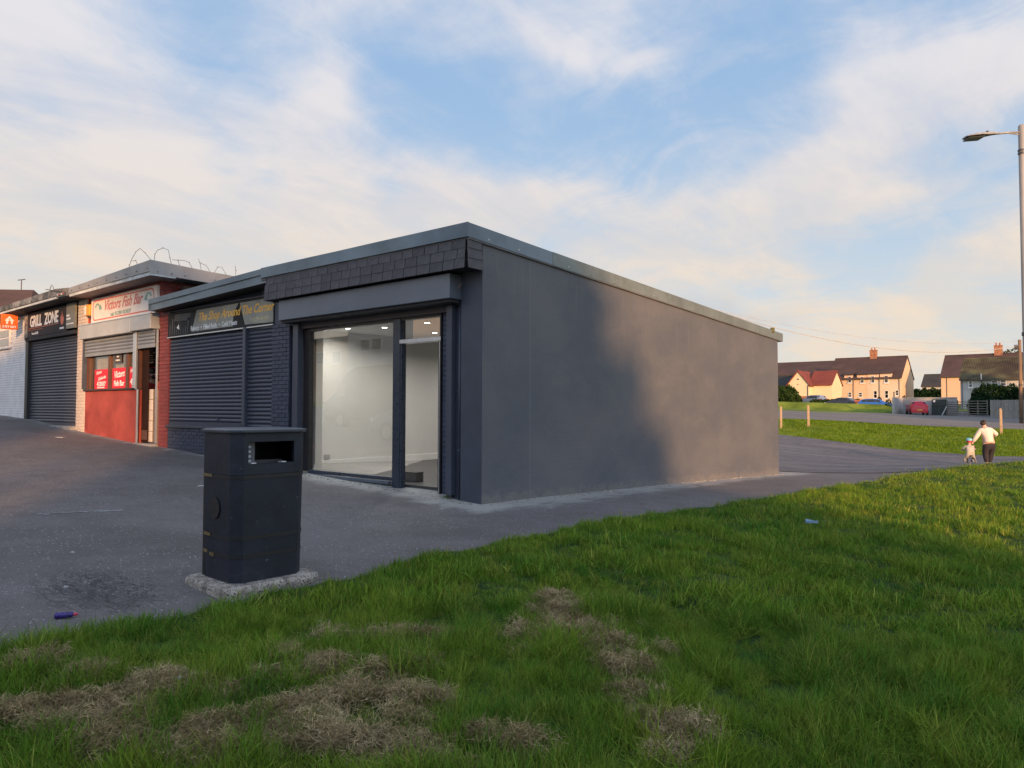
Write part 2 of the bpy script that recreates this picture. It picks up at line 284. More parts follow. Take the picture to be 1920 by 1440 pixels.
# asphalt: worn, gritty, with cement dust along the new walls
def asphalt(name, c0, c1, near=True):
    m = bpy.data.materials.new(name); m.use_nodes = True; t = NT(m.node_tree); b = m.node_tree.nodes['Principled BSDF']
    oc = t.n('ShaderNodeTexCoord').outputs['Object']; sp = t.n('ShaderNodeSeparateXYZ', {0: oc}); X, Y = sp.outputs[0], sp.outputs[1]
    big = t.noise(oc, .35, 6, .6, .3) if near else t.noise(t.vm('MULTIPLY', oc, (.35, 1.6, 1)), .5, 8, .7, .4); mid = t.noise(oc, 2.5, 6, .65)
    c = t.mix(t.ss(t.m('ADD', t.m('MULTIPLY', big, .6), t.m('MULTIPLY', mid, .4)), .36, .64), c0, c1)
    fine = t.noise(oc, 90, 3, .7)
    c = t.mix(t.ss(fine, .35, .7), t.mix(1.0, c, (.72, .72, .72), 'MULTIPLY'), t.mix(1.0, c, (1.22, 1.22, 1.22), 'MULTIPLY'))
    if near:
        vo = t.n('ShaderNodeTexVoronoi', {'Vector': oc, 'Scale': 38.0}); cl = t.noise(oc, 1.3, 4, .6)
        pick = t.m('MULTIPLY', t.ss(t.n('ShaderNodeSeparateColor', {0: vo.outputs['Color']}).outputs[0], .86, .88), t.m('SUBTRACT', 1.0, t.ss(vo.outputs['Distance'], .20, .34)))
        c = t.mix(t.m('MULTIPLY', pick, t.ss(cl, .36, .60, .35, 1.0)), c, (.46, .46, .46))
        c = t.mix(t.ss(t.noise(oc, 160, 2, .5), .62, .72, 0, .55), c, (.32, .31, .33)); c = t.mix(t.ss(t.noise(oc, 14, 6, .75), .52, .75, 0, .45), c, (.055, .053, .060))
        vo2 = t.n('ShaderNodeTexVoronoi', {'Vector': oc, 'Scale': 5.5})
        gum = t.m('MULTIPLY', t.ss(t.n('ShaderNodeSeparateColor', {0: vo2.outputs['Color']}).outputs[1], .72, .74), t.m('SUBTRACT', 1.0, t.ss(vo2.outputs['Distance'], .06, .11)))
        c = t.mix(t.m('MULTIPLY', gum, .45), c, (.27, .27, .28))
        # dust spilled along the foot of the shop walls
        dw = t.ss(X, -6.72, -5.35, 1.0, 0.0); dw = t.m('MULTIPLY', dw, t.ss(Y, 6.6, 8.2)); dw = t.m('MULTIPLY', dw, t.ss(Y, 19.5, 24.0, 1.0, 0.0))
        df = t.m('MULTIPLY', t.ss(Y, 6.55, 7.4), t.m('MULTIPLY', t.ss(X, -11.2, -10.2), t.ss(X, -5.6, -6.6)))
        dm = t.m('MAXIMUM', dw, df); n3 = t.noise(t.vm('MULTIPLY', oc, (1.6, .7, 1)), 2.4, 7, .72, .5)
        c = t.mix(t.m('MULTIPLY', dm, .30), c, (.20, .195, .19)); c = t.mix(t.m('MULTIPLY', t.ss(t.m('ADD', n3, t.m('MULTIPLY', dm, .46)), .64, .96), .85), c, (.33, .32, .30))
        # damp cracked hollow, and a dark trodden patch
        ex = t.m('DIVIDE', t.m('ADD', X, 5.98), .62); ey = t.m('DIVIDE', t.m('SUBTRACT', Y, 2.32), .34)
        rr = t.m('SQRT', t.m('ADD', t.m('MULTIPLY', ex, ex), t.m('MULTIPLY', ey, ey)))
        rag = t.noise(t.vm('MULTIPLY', oc, (1, 2.2, 1)), 6, 6, .7, .8)
        hol = t.m('SUBTRACT', 1.0, t.ss(t.m('ADD', rr, t.m('MULTIPLY', t.m('SUBTRACT', rag, .5), 2.6)), .35, .9))
        rg = t.noise(t.vm('MULTIPLY', oc, (1.0, 2.6, 1)), 3.2, 6, .75, 1.0); rl = t.m('SUBTRACT', 1.0, t.ss(t.m('ABSOLUTE', t.m('SUBTRACT', rg, .5)), .004, .035))
        c = t.mix(t.m('MULTIPLY', hol, .38), c, (.035, .033, .038)); c = t.mix(t.m('MULTIPLY', t.m('MULTIPLY', rl, .9), t.m('SUBTRACT', 1.0, t.ss(rr, .8, 1.5))), c, (.015, .014, .017))
        ck = t.noise(t.vm('MULTIPLY', oc, (.5, 1.0, 1)), 1.6, 8, .6, 1.2)
        ln = t.m('SUBTRACT', 1.0, t.ss(t.m('ABSOLUTE', t.m('SUBTRACT', ck, .5)), .0, .006))
        c = t.mix(t.m('MULTIPLY', t.m('MULTIPLY', ln, .5), t.ss(big, .45, .6)), c, (.04, .04, .045))
    t.t.links.new(c, b.inputs['Base Color']); b.inputs['Roughness'].default_value = .82; b.inputs['Specular IOR Level'].default_value = .35
    bp = t.n('ShaderNodeBump', {'Height': t.m('ADD', fine, t.m('MULTIPLY', mid, 2)), 'Strength': .5, 'Distance': .008}); t.t.links.new(bp.outputs[0], b.inputs['Normal'])
    return m
ASPH = asphalt('worn_asphalt', (.108, .095, .094), (.160, .143, .142))
ASPH2 = asphalt('road_asphalt', (.070, .070, .084), (.165, .150, .150), False)
GRAV = asphalt('gravelly_road', (.12, .11, .11), (.20, .18, .165), False)
def groundgrass(name, a, b_, sc=.5):
    return M(name, a, .9, .25, sc, col2=b_, bump=1.0, bscale=22, spec=.15)
TURF = groundgrass('turf_soil', (.022, .050, .008), (.032, .060, .012), 2)
MEAD = groundgrass('meadow_grass', (.11, .17, .018), (.17, .21, .028), .25)

# ================================================================== GROUND
def hnoise(x, y, s=1.0):
    return (np.sin(x*1.7*s+1.3*np.sin(y*1.1*s))*np.cos(y*1.9*s+.7)+np.sin(x*4.1*s+y*3.3*s+2*np.sin(y*2.3*s))*.5)/1.5
def gridmesh(name, xs, ys, off, mat, kind='structure', label=None, fn=None, smooth=True):
    xs = np.asarray(xs); ys = np.asarray(ys)   # xs: (nx,) or (ny,nx)
    if xs.ndim == 1: Xg, Yg = np.meshgrid(xs, ys)
    else: Xg = xs; Yg = np.repeat(ys[:, None], xs.shape[1], 1) if ys.ndim == 1 else ys
    z = ZA(np.c_[Xg.ravel(), Yg.ravel()]).reshape(Xg.shape)+off
    if fn is not None: z = z+fn(Xg, Yg)
    ny, nx = Xg.shape; idx = np.arange(ny*nx).reshape(ny, nx)
    f = np.stack([idx[:-1, :-1], idx[:-1, 1:], idx[1:, 1:], idx[1:, :-1]], -1).reshape(-1, 4)
    me = bpy.data.meshes.new(name); me.from_pydata(np.c_[Xg.ravel(), Yg.ravel(), z.ravel()].tolist(), [], f.tolist())
    me.materials.append(mat); me.shade_smooth()
    o = bpy.data.objects.new(name, me); COL.objects.link(o); return tag(o, label=label, kind=kind)
def lines(*segs):
    out = []
    for a, b, st in segs: out += list(np.arange(a, b, st))
    return np.array(out+[segs[-1][1]])
gx = lines((-900, -300, 60), (-300, -100, 20), (-100, -50, 5), (-50, -26, 1.5), (-26, 8, .5), (8, 40, 2), (40, 100, 6), (100, 300, 20), (300, 900, 60))
gy = lines((-900, -300, 60), (-300, -100, 20), (-100, -30, 7), (-30, -10, 2), (-10, 24, .5), (24, 110, 1.5), (110, 200, 6), (200, 400, 20), (400, 1200, 80))
gridmesh('ground', gx, gy, -0.035, MEAD, fn=lambda x, y: -.05*((x > -14) & (y < 24) & (y > -10)))
EDGE_Y = [-30, 1.46, 2.7, 3.66, 4.8, 6.2, 7.3, 8.5, 9.8, 11.9, 14.5, 16.7, 19, 21, 22.2, 23.2, 24.1, 26, 28, 30]
EDGE_X = [-5.12, -5.09, -4.93, -4.95, -4.97, -4.82, -4.80, -4.72, -4.45, -4.26, -3.96, -3.74, -3.66, -3.45, -3.1, -2.4, -1.5, 2.5, 9, 20]
def edge_x(y): return np.interp(y, EDGE_Y, EDGE_X)+.03*np.sin(np.asarray(y)*5.1)+.02*np.sin(np.asarray(y)*13.7)
# pavement in front of the shops and along the side wall
py = lines((-12, 0, .6), (0, 8, .14), (8, 22, .3), (22, 27, .5)); cols = np.r_[0, np.cumsum(np.interp(np.arange(120), [0, 119], [.06, .9]))]
PX = edge_x(py)[:, None]+.10-cols[None, :]*.68
gridmesh('pavement', PX[:, ::-1], py, 0.0, ASPH, fn=lambda x, y: -.045*np.exp(-(((x+5.98)/.45)**2+((y-2.32)/.22)**2))+.004*hnoise(x, y, 1.3))
# the wide tarmac yard behind the shops
def strip(name, near, far, off, mat, n=40, m=24):
    near = np.array(near, float); far = np.array(far, float); s = np.linspace(0, 1, n)
    def samp(p): tt = np.linspace(0, 1, len(p)); return np.c_[np.interp(s, tt, p[:, 0]), np.interp(s, tt, p[:, 1])]
    a, b = samp(near), samp(far); k = np.linspace(0, 1, m)[:, None, None]; g = a[None]*(1-k)+b[None]*k
    return gridmesh(name, g[:, :, 0], g[:, :, 1], off, mat)
strip('car_park', [(-60, 19.6), (-30, 19.6), (-6.5, 20.6), (-4.5, 20.6), (-3.2, 21.6), (-.9, 24.0), (8, 27.5), (30, 31)],
      [(-60, 52), (-30, 49), (-15.3, 44.8), (-11.6, 42.9), (-7.7, 41.6), (-3.9, 39.9), (8, 37), (30, 33)], .012, ASPH2, 90, 60)
strip('road', [(-70, 50), (-30, 50), (-16.6, 50.4), (-12.4, 51.2), (-6.4, 50.6), (2, 50), (30, 48)],
      [(-70, 70), (-34, 64), (-21.4, 63.5), (-19.5, 73), (-15.5, 94), (-9, 90), (6, 80)], .02, GRAV, 90, 60)
strip('road', [(-15.4, 91.5), (-12, 90.5), (-5, 88)], [(-24, 99), (-20, 101), (-6, 104)], .03, ASPH2, 20, 10)
# lawn sheet with lumpy turf
HAY = [(-4.466,1.447,.22,.10),(-4.115,1.621,.20,.10),(-3.65,1.35,.36,.20),(-3.72,1.75,.28,.13),(-3.07,1.68,.20,.16),(-3.37,2.13,.22,.14),(-3.28,2.40,.22,.13),(-2.88,2.30,.24,.18),
       (-3.64,2.85,.16,.10),(-3.23,3.14,.32,.10),(-3.45,3.0,.2,.08),(-3.63,2.39,.10,.07),(-2.50,2.0,.30,.15),(-2.11,2.38,.12,.08),(-1.92,2.43,.12,.08),(-2.58,2.44,.22,.11),(-3.0,2.55,.2,.10),
       (-2.885,4.126,.26,.20),(-2.56,3.77,.40,.26),(-2.26,3.73,.30,.12),(-2.04,3.53,.22,.13),(-3.12,4.33,.16,.10),(-1.81,3.19,.13,.08),(-1.66,3.02,.11,.08),(-1.475,2.97,.16,.11),(-1.42,2.78,.16,.10),(-3.0,1.95,.2,.1),(-2.78,1.92,.2,.12),(-3.35,1.95,.14,.07),(-2.9,2.75,.16,.08),(-2.45,2.25,.16,.08),(-3.3,1.35,.2,.12),(-3.9,1.1,.3,.15),(-2.9,1.55,.25,.12),(-2.2,2.12,.2,.08)]
def haymask(x, y):
    m = np.zeros_like(x)
    for cx, cy, ru, rv in HAY:
        dx, dy = x-cx, y-cy; u = dx*.775+dy*.632; v = -dx*.632+dy*.775
        m = np.maximum(m, np.exp(-((u/ru)**2+(v/(rv*1.35))**2)))
    return m
def lawnbump(x, y):
    b = .022*hnoise(x, y, 1.1)+.012*hnoise(x+3, y, 3.1)
    hm = np.clip(haymask(x, y)-.25, 0, 1); return b+hm*(.040+.035*hnoise(x, y, 6)+.02*hnoise(x, y, 13))
ly = lines((-9, 0, .5), (0, 8, .07), (8, 16, .2), (16, 29.5, .4)); lc = np.r_[0, .02, .05, np.cumsum(np.interp(np.arange(110), [0, 50, 109], [.06, .12, .5]))+.05]
LX = edge_x(ly)[:, None]+lc[None, :]
def lawnfn(x, y):
    e = np.clip((x-edge_x(y))/.10, 0, 1); return lawnbump(x, y)*e+(e-1)*.06
def lawnfn2(x, y): return np.where(y > 21, lawnfn(x, y), lawnfn(x, y))
gridmesh('lawn', LX, ly, .035, TURF, fn=lawnfn2)

# chalk scratches, and spilled paint on the tarmac
CHALK = M('chalk', (.30, .30, .30), .9, .3, 20)
for k, (x0, y0, x1, y1, wd) in enumerate([(-9.47,3.08,-9.16,3.80,.012),(-9.50,3.02,-9.36,3.08,.012),(-9.36,3.40,-9.25,3.46,.012),(-9.32,3.58,-9.2,3.66,.012),(-9.22,3.50,-9.13,3.80,.010)]):
    d = Vector((x1-x0, y1-y0, 0)).normalized(); nn = Vector((-d.y, d.x, 0))*wd; zz = [Z(x0, y0)+.009, Z(x1, y1)+.009]
    mb = MB().hexa([(x0-nn.x,y0-nn.y,zz[0]-.004),(x0+nn.x,y0+nn.y,zz[0]-.004),(x1+nn.x,y1+nn.y,zz[1]-.004),(x1-nn.x,y1-nn.y,zz[1]-.004)],
                   [(x0-nn.x,y0-nn.y,zz[0]),(x0+nn.x,y0+nn.y,zz[0]),(x1+nn.x,y1+nn.y,zz[1]),(x1-nn.x,y1-nn.y,zz[1])])
    mb.obj('chalk_line', CHALK, kind='structure')

# ================================================================== shared builders
def text(body, size, mat, parent, loc, facing='-Y', sx=1.0, shear=0.0, ext=.002, align='CENTER', name='lettering', bold=0.0, rotz=0.0, tilt=0.0, spacing=1.0):
    cu = bpy.data.curves.new(name, 'FONT'); cu.body = body; cu.size = size; cu.extrude = ext; cu.shear = shear; cu.align_x = align
    cu.resolution_u = 2; cu.offset = bold; cu.space_character = spacing
    tmp = bpy.data.objects.new('tmp', cu); COL.objects.link(tmp)
    me = bpy.data.meshes.new_from_object(tmp.evaluated_get(bpy.context.evaluated_depsgraph_get()))
    bpy.data.objects.remove(tmp); bpy.data.curves.remove(cu); me.name = name; me.materials.clear(); me.materials.append(mat)
    rot = Matrix.Rotation(R(90), 4, 'X') if facing == '-Y' else Matrix.Rotation(R(90), 4, 'Z') @ Matrix.Rotation(R(90), 4, 'X')
    if facing == '-X': rot = Matrix.Rotation(R(-90), 4, 'Z') @ Matrix.Rotation(R(90), 4, 'X')
    me.transform(Matrix.Translation(loc) @ rot @ Matrix.Rotation(R(tilt), 4, 'Z') @ Matrix.Diagonal((sx, 1, 1, 1)))
    o = bpy.data.objects.new(name, me); return link(o, parent)
def flatpoly(pts, y, th, mat, parent, name):  # polygon in the x-z plane at facade depth y
    return MB().prism([(a, y, b) for a, b in pts], (0, th, 0)).obj(name, mat, parent)
_bm = {}
def brickmesh(L, H, D, mat):
    key = (round(L, 3), round(H, 3), round(D, 3), mat.name)
    if key not in _bm: _bm[key] = MB().box(0, L, 0, D, 0, H).mesh('brick', mat, bevel=.004)
    return _bm[key]
def bricks(parent, x0, x1, z0, z1, y, mat, face='-Y', stuff=False, course=.075, L=.225, D=.009, zlo=None, skip=None):
    """courses of single bricks on the plane y (facing -Y) or x (facing +X, then x0,x1 run along y)"""
    mb = MB(); row = 0; z = z0
    while z+course*.6 <= z1:
        off = 0 if row % 2 == 0 else -(L+.01)/2; x = x0+off
        while x < x1-.02:
            a, b = max(x, x0), min(x+L, x1)
            if b-a > .03 and not (skip and skip((a+b)/2, z+.03)):
                ll = round(b-a, 2); hh = course-.01; dd = D+random.choice((0, .0015, .003))
                if stuff: mb.box(a, b, y-dd, y, z, z+hh) if face == '-Y' else mb.box(y, y+dd, a, b, z, z+hh)
                elif face == '-Y': inst('brick', brickmesh(ll, hh, D, mat), (a, y-dd, z), parent)
                else: inst('brick', brickmesh(ll, hh, D, mat), (y+dd, a, z), parent, rot=(0, 0, R(90)))
            x += L+.01
        z += course; row += 1
    if stuff: mb.obj('brickwork', mat, parent, kind='stuff')
def slatmesh(W, pitch, mat):
    pr = []; H = pitch; n = 6
    for i in range(n+1):
        a = math.pi*i/n; pr.append((-.018*math.sin(a)-.002, H*.92*i/n))
    pts = [(0, y, z) for y, z in pr]+[(0, .004, H*.92), (0, .004, 0)]
    return MB().prism(pts, (W, 0, 0)).mesh('slat', mat)
def shutter(parent, x0, x1, z0, z1, y, mat, pitch=.078, name='shutter', bottom=True):
    sh = thing_part(name, parent, (x0, y, z0)); me = slatmesh(x1-x0, pitch, mat); z = z0+(.09 if bottom else 0)
    if bottom: MB().box(0, x1-x0, -.014, .012, 0, .085).obj2('bottom_rail', mat, sh)
    while z+pitch*.5 < z1:
        o = bpy.data.objects.new('slat', me); o.location = (0, random.uniform(-.0015, .0015), z-z0); COL.objects.link(o); o.parent = sh; z += pitch
    return sh
def thing_part(name, parent, loc):  # a part that carries sub-parts: thin backing sheet kept as the part's own mesh by the caller
    o = bpy.data.objects.new(name, None); o.location = loc; COL.objects.link(o); o.empty_display_size = .05
    if parent:
        o.parent = parent
        if parent.name in MW: o.matrix_parent_inverse = MW[parent.name].inverted()
    return o
def _obj2(s, name, mat, parent, **kw):
    o = bpy.data.objects.new(name, s.mesh(name, mat, kw.get('smooth', False), kw.get('bevel', 0))); COL.objects.link(o); o.parent = parent; return o
MB.obj2 = _obj2

# ================================================================== CORNER SHOP
cs = thing('corner_shop', 'charcoal painted single storey corner shop with slate fascia and big lit window', 'shop', (-8.9, 7.53, .25))
X0 = -6.68; GY = 19.5
# side wall, top falls to the rear
w_ = MB().prism([(X0, 7.53, -.6), (X0, GY, -.7), (X0, GY, 3.42), (X0, 7.53, 3.87)], (-.30, 0, 0)).obj('side_wall', WALLDK, cs)
bx('pier', X0-.004, -7.085, 7.527, 7.62, -.2, 3.47, PIERDK, cs)
bx('back_wall', -12.3, X0-.3, GY-.28, GY-.02, -.6, 3.35, WALLDK, cs)
# front wall bits
bx('wall', -7.085, -7.25, 7.60, 7.72, -.2, 3.5, MORTDK, cs)          # recess by the pipe
bx('wall', -7.25, -7.56, 7.635, 7.76, -.1, 3.5, MORTDK, cs)
bricks(cs, -7.545, -7.25, .20, 2.95, 7.635, BRICKDK, course=.075)
bx('wall', -11.93, -11.36, 7.552, 7.78, 0, 3.5, MORTDK, cs)
bricks(cs, -11.92, -11.37, .30, 3.07, 7.552, BRICKDK)
bx('wall', -11.36, -11.14, 7.60, 7.78, 0, 3.5, MORTDK, cs)
bx('wall', -12.3, -6.98, 7.55, 7.80, 3.02, 3.86, PIERDK, cs)          # behind slates and shutter box
# cable pipe in the corner and a junction of loose wires
MB().tube([(-7.15, 7.575, .12), (-7.15, 7.575, 3.38)], .022, 10).obj('conduit', STEELDK, cs, smooth=True)
for zz in (.9, 1.75, 2.4): MB().tube([(-7.15, 7.575, zz), (-7.15, 7.575, zz+.03)], .032, 10).obj('pipe_clip', STEELDK, cs)
WIREB = M('brown_wire', (.30, .20, .17), .5); WIREG = M('green_wire', (.16, .24, .06), .5)
MB().tube([(-7.22, 7.50, 3.33), (-7.17, 7.46, 3.26), (-7.13, 7.44, 3.22), (-7.06, 7.45, 3.25), (-7.03, 7.48, 3.31)], .006, 6).obj('wire', WIREB, cs)
MB().tube([(-7.20, 7.50, 3.34), (-7.16, 7.46, 3.29), (-7.11, 7.45, 3.235)], .006, 6).obj('wire', WIREB, cs)
MB().tube([(-7.25, 7.50, 3.31), (-7.20, 7.47, 3.30), (-7.16, 7.46, 3.25), (-7.145, 7.48, 3.1)], .005, 6).obj('wire', WIREG, cs)
# roof slab + flashings
RT = [(-11.76, 7.20, 4.045), (X0+.03, 7.20, 4.06), (X0+.03, 19.80, 3.585), (-11.76, 19.80, 3.57)]
MB().hexa([(a, b, c-.22) for a, b, c in RT], [(a, b, c-.02) for a, b, c in RT]).obj('roof', M('roof_felt', (.12, .12, .125), .9, .2), cs)
def panel(x0, x1, zt0, zt1, zb0, zb1, y, mat, name='fascia_panel', parent=cs, th=.02):
    n = 14; mb = MB(); k = 0; vs = []; 
    for i in range(n+1):
        u = i/n; x = x0+(x1-x0)*u; d = .004*math.sin(u*11+x)*math.sin(u*math.pi)
        vs += [(x, y+d, zt0+(zt1-zt0)*u), (x, y-d, zb0+(zb1-zb0)*u), (x, y+th, zt0+(zt1-zt0)*u), (x, y+th, zb0+(zb1-zb0)*u)]
    fs = []
    for i in range(n):
        a = i*4; b = a+4; fs += [(a, b, b+1, a+1), (a, a+2, b+2, b), (a+1, b+1, b+3, a+3), (a+2, a+3, b+3, b+2)]
    fs += [(0, 1, 3, 2), (n*4, n*4+2, n*4+3, n*4+1)]
    return mb.add(vs, fs).obj(name, mat, parent)
panel(-11.745, -6.64, 4.053, 4.068, 3.872, 3.868, 7.175, FASC)
def spanel(y0, y1, z0, z1, b0, b1, mat, x=X0+.035):
    return MB().hexa([(x-.02, y0, b0), (x, y0, b0), (x, y1, b1), (x-.02, y1, b1)], [(x-.02, y0, z0), (x, y0, z0), (x, y1, z1), (x-.02, y1, z1)]).obj('fascia_panel', mat, cs, bevel=.003)
s_ = lambda y: 4.068-(y-7.175)/12.6*.483
spanel(7.175, 9.155, s_(7.175), s_(9.155), s_(7.175)-.20, s_(9.155)-.205, FASC)
spanel(9.165, 19.82, s_(9.165)+.004, s_(19.82)+.004, s_(9.165)-.207, s_(19.82)-.207, FASC2)
SCR = M('screw_head', (.6, .6, .6), .3, metal=.8)
for y in (7.62, 8.3, 9.6, 11.0, 12.5, 14.2, 16, 18): MB().lathe([(0.001, 0), (.012, 0), (.012, .004), (0.001, .005)], n=8).obj('screw', SCR, cs).matrix_basis = Matrix.Translation((X0+.036, y, s_(y)-.15)) @ Matrix.Rotation(R(90), 4, 'Y')
MB().box(X0-.02, X0+.06, 19.0, 19.12, 3.55, 3.68).obj('cable_bracket', M('green_bracket', (.12, .12, .05)), cs)
# slates: three courses on the front, turned round the corner
def slate(L, H): return MB().hexa([(0, -.020, 0), (L, -.020, 0), (L, -.008, 0), (0, -.008, 0)], [(0, -.004, H), (L, -.004, H), (L, .006, H), (0, .006, H)]).mesh('slate', SLATE, bevel=.002)
sm = {}
for row in range(3):
    zt = 3.868-row*.139; x = X0-.01; first = True; k = 0
    while x > -11.60:
        L = [.26, .25, .27, .22, .28][(k*7+row*3) % 5]; 
        if first: L = [.26, .15, .20][row]; first = False
        L = min(L, x+11.62)
        if L < .05: break
        L = round(L, 2); key = L
        if key not in sm: sm[key] = slate(L-.011, .148)
        inst('slate', sm[key], (x-L, 7.20-.010*(row)+.006, zt-.145), cs, rot=(R(random.uniform(-.5, .5)), R(random.uniform(-.5, .5)), R(random.uniform(-.3, .3))))
        x -= L; k += 1
    for j, (a, L) in enumerate([(7.196, .30)] if row != 1 else [(7.196, .30)]):
        key = ('s', L)
        if key not in sm: sm[key] = slate(L, .152)
        inst('slate', sm[key], (X0+.010+.006*row, a, zt-.147), cs, rot=(0, 0, R(90)))
bx('fascia_board', -11.58, X0-.02, 7.212, 7.56, 3.46, 3.87, SOFF, cs)
for r_ in range(3): bx('slate', -11.595-.012*r_, -11.58-.012*r_, 7.19, 7.52, 3.868-.139*r_-.147, 3.868-.139*r_, SLATE, cs)
# shutter hood
hb = MB().box(-11.33, -7.09, 7.285, 7.55, 3.075, 3.435).obj('shutter_box', HOODM, cs, bevel=.008)
bx('shutter_box_lip', -11.30, -7.12, 7.33, 7.54, 3.03, 3.073, SOFF, cs)
bx('guide_rail', -11.14, -11.045, 7.50, 7.61, .32, 3.02, STEELDK, cs, bevel=.006)
bx('guide_rail', -11.245, -11.165, 7.53, 7.61, .32, 3.02, STEELDK, cs, bevel=.006)
bx('guide_rail', -7.36, -7.25, 7.50, 7.63, .26, 3.02, STEELDK, cs, bevel=.006)
bx('lintel', -11.04, -7.365, 7.56, 7.64, 2.93, 3.02, M('dark_aubergine_paint', (.040, .034, .042), .5), cs, bevel=.004)
# window and doorway frame (plane y = 7.65)
yf = 7.63
bx('window_frame', -11.04, -10.87, yf, yf+.10, .40, 2.93, FRAMEDK, cs, bevel=.004)
bx('window_frame', -8.64, -8.475, yf-.02, yf+.10, .24, 2.93, FRAMEBL, cs, bevel=.004)
bx('window_frame', -10.87, -8.64, yf, yf+.10, 2.88, 2.928, FRAMEDK, cs)
bx('window_frame', -8.475, -7.56, yf, yf+.10, 2.895, 2.928, FRAMEDK, cs)
bx('window_frame', -10.87, -8.64, yf-.01, yf+.10, .375, .43, FRAMEBL, cs, bevel=.004)
bx('sill', -11.10, -8.645, yf-.09, yf-.015, .325, .372, M('blue_grey_sill', (.10, .125, .16), .4, metal=.3), cs, bevel=.004)
MB().prism([(-11.1, yf-.04, .30), (-8.645, yf-.04, .10), (-8.645, yf-.04, .322), (-11.1, yf-.04, .322)], (0, .12, 0)).obj('plinth', FRAMEBL, cs)
bx('glass_pane', -10.868, -8.642, yf+.04, yf+.05, .432, 2.878, GLS, cs)
bx('glass_pane', -8.473, -7.60, yf+.04, yf+.05, 2.60, 2.893, GLS, cs)
bx('transom', -8.475, -7.57, yf-.035, yf+.09, 2.525, 2.588, SILV, cs, bevel=.004)
bx('door_frame', -8.47, -8.44, yf-.01, yf+.08, .26, 2.52, FRAMEBL, cs)
bx('door_frame', -7.645, -7.622, yf+.0, yf+.08, .26, 2.52, FRAMEDK, cs)
bx('door_frame', -7.612, -7.592, yf-.02, yf+.06, .26, 2.52, SILV, cs)
bx('door_frame', -7.588, -7.562, yf-.03, yf+.09, .24, 2.95, FRAMEDK, cs)
dr = bx('door', -7.69, -7.655, yf+.10, yf+.95, .34, 2.5, GLS, cs)
for a in (yf+.10, yf+.90): bx('door_frame', -7.695, -7.65, a, a+.05, .335, 2.51, FRAMEDK, dr)
# threshold ramp
MB().hexa([(-8.64, 7.50, 0), (-7.40, 7.50, 0), (-7.40, 8.0, 0), (-8.64, 8.0, 0)], [(-8.62, 7.52, .262), (-7.42, 7.52, .235), (-7.42, 8.0, .31), (-8.62, 8.0, .31)]).obj('threshold', CONC, cs, bevel=.01)
MB().prism([(-11.1, 7.50, .36), (-11.1, 7.60, .38), (-8.6, 7.60, .30), (-8.6, 7.44, .27)], (0, 0, -.08)).obj('mortar_fillet', CONC, cs, bevel=.012)
MB().prism([(-11.05, 7.42, .30), (-11.0, 7.60, .36), (-8.6, 7.60, .27), (-8.6, 7.38, .215)], (0, 0, -.1)).obj('mortar_fillet', CONC, cs, bevel=.012)
# inside: floor, party wall, ceiling, nib wall, skirting
bx('interior_floor', -12.3, -6.98, 7.74, 15.2, .20, .325, INTFL, cs)
bx('interior_wall', -12.3, -12.155, 7.78, 15.2, .32, 3.2, PLAST, cs)
bx('interior_wall', -12.3, -6.98, 15.0, 15.2, .32, 3.2, PLAST, cs)
bx('interior_wall', -7.0, -6.982, 7.78, 15.2, .32, 3.2, PLAST, cs)
bx('interior_wall', -12.154, -11.40, 8.15, 8.30, .32, 3.1, PLAST, cs)
bx('ceiling', -12.3, -6.98, 7.80, 15.2, 3.1, 3.2, CEIL, cs)
bx('skirting', -12.15, -12.13, 8.31, 15.0, .326, .47, SKIRT, cs, bevel=.004)
bx('skirting', -12.15, -11.4, 8.13, 8.148, .326, .47, SKIRT, cs)
bx('skirting', -12.13, -7.0, 14.98, 14.998, .326, .47, SKIRT, cs)
bx('wall_vent', -12.152, -12.135, 8.90, 9.04, .49, .585, M('grey_vent', (.35, .35, .34), .5), cs, bevel=.004)
BOXB = M('brown_carton', (.115, .10, .09), .8)
tb = thing('carton', 'small brown grey box standing on the floor just inside the shop doorway', 'box', (-8.75, 8.2, .326))
bx('body', -9.0, -8.62, 8.10, 8.28, .326, .46, BOXB, tb, bevel=.006)
bx('lid', -9.005, -8.615, 8.095, 8.285, .462, .478, BOXB, tb, bevel=.004)
LAMP = emis('downlight_glow', (1.0, .97, .92), 9)
LB = ['downlight in the ceiling nearest the left end of the big window', 'downlight left of the mullion at the top of the big window', 'downlight nearest the glass above the doorway transom', 'downlight deeper in the room, low in the pane above the doorway']
for k, (x, y) in enumerate([(-11.452, 8.913), (-10.736, 9.239), (-9.523, 9.211), (-10.655, 10.522), (-8.6, 12.5), (-10.6, 12.8)]):  # the last two are unseen lamps added to even the room's brightness
    d = thing('downlight', ('small white round '+LB[k]) if k < 4 else ['small white round downlight at the back right of the empty shop ceiling', 'small white round downlight at the back left of the empty shop ceiling'][k-4], 'ceiling light', (x, y, 3.1), group='downlights in the corner shop ceiling')
    MB().lathe([(.05, -.014), (.075, -.014), (.075, -.001), (.05, -.001)], (x, y, 3.1), 16).obj('rim', SKIRT, d, smooth=False)
    MB().lathe([(0.001, -.018), (.048, -.018), (.048, -.015), (0.001, -.015)], (x, y, 3.1), 16).obj('lens', LAMP, d)
    L = bpy.data.lights.new('downlight_lamp', 'AREA'); L.shape = 'DISK'; L.size = .10; L.energy = INTW; L.color = (1, .96, .9); L.spread = R(160)
    lo = bpy.data.objects.new('downlight_lamp', L); COL.objects.link(lo); lo.location = (0, 0, -.03); lo.parent = d

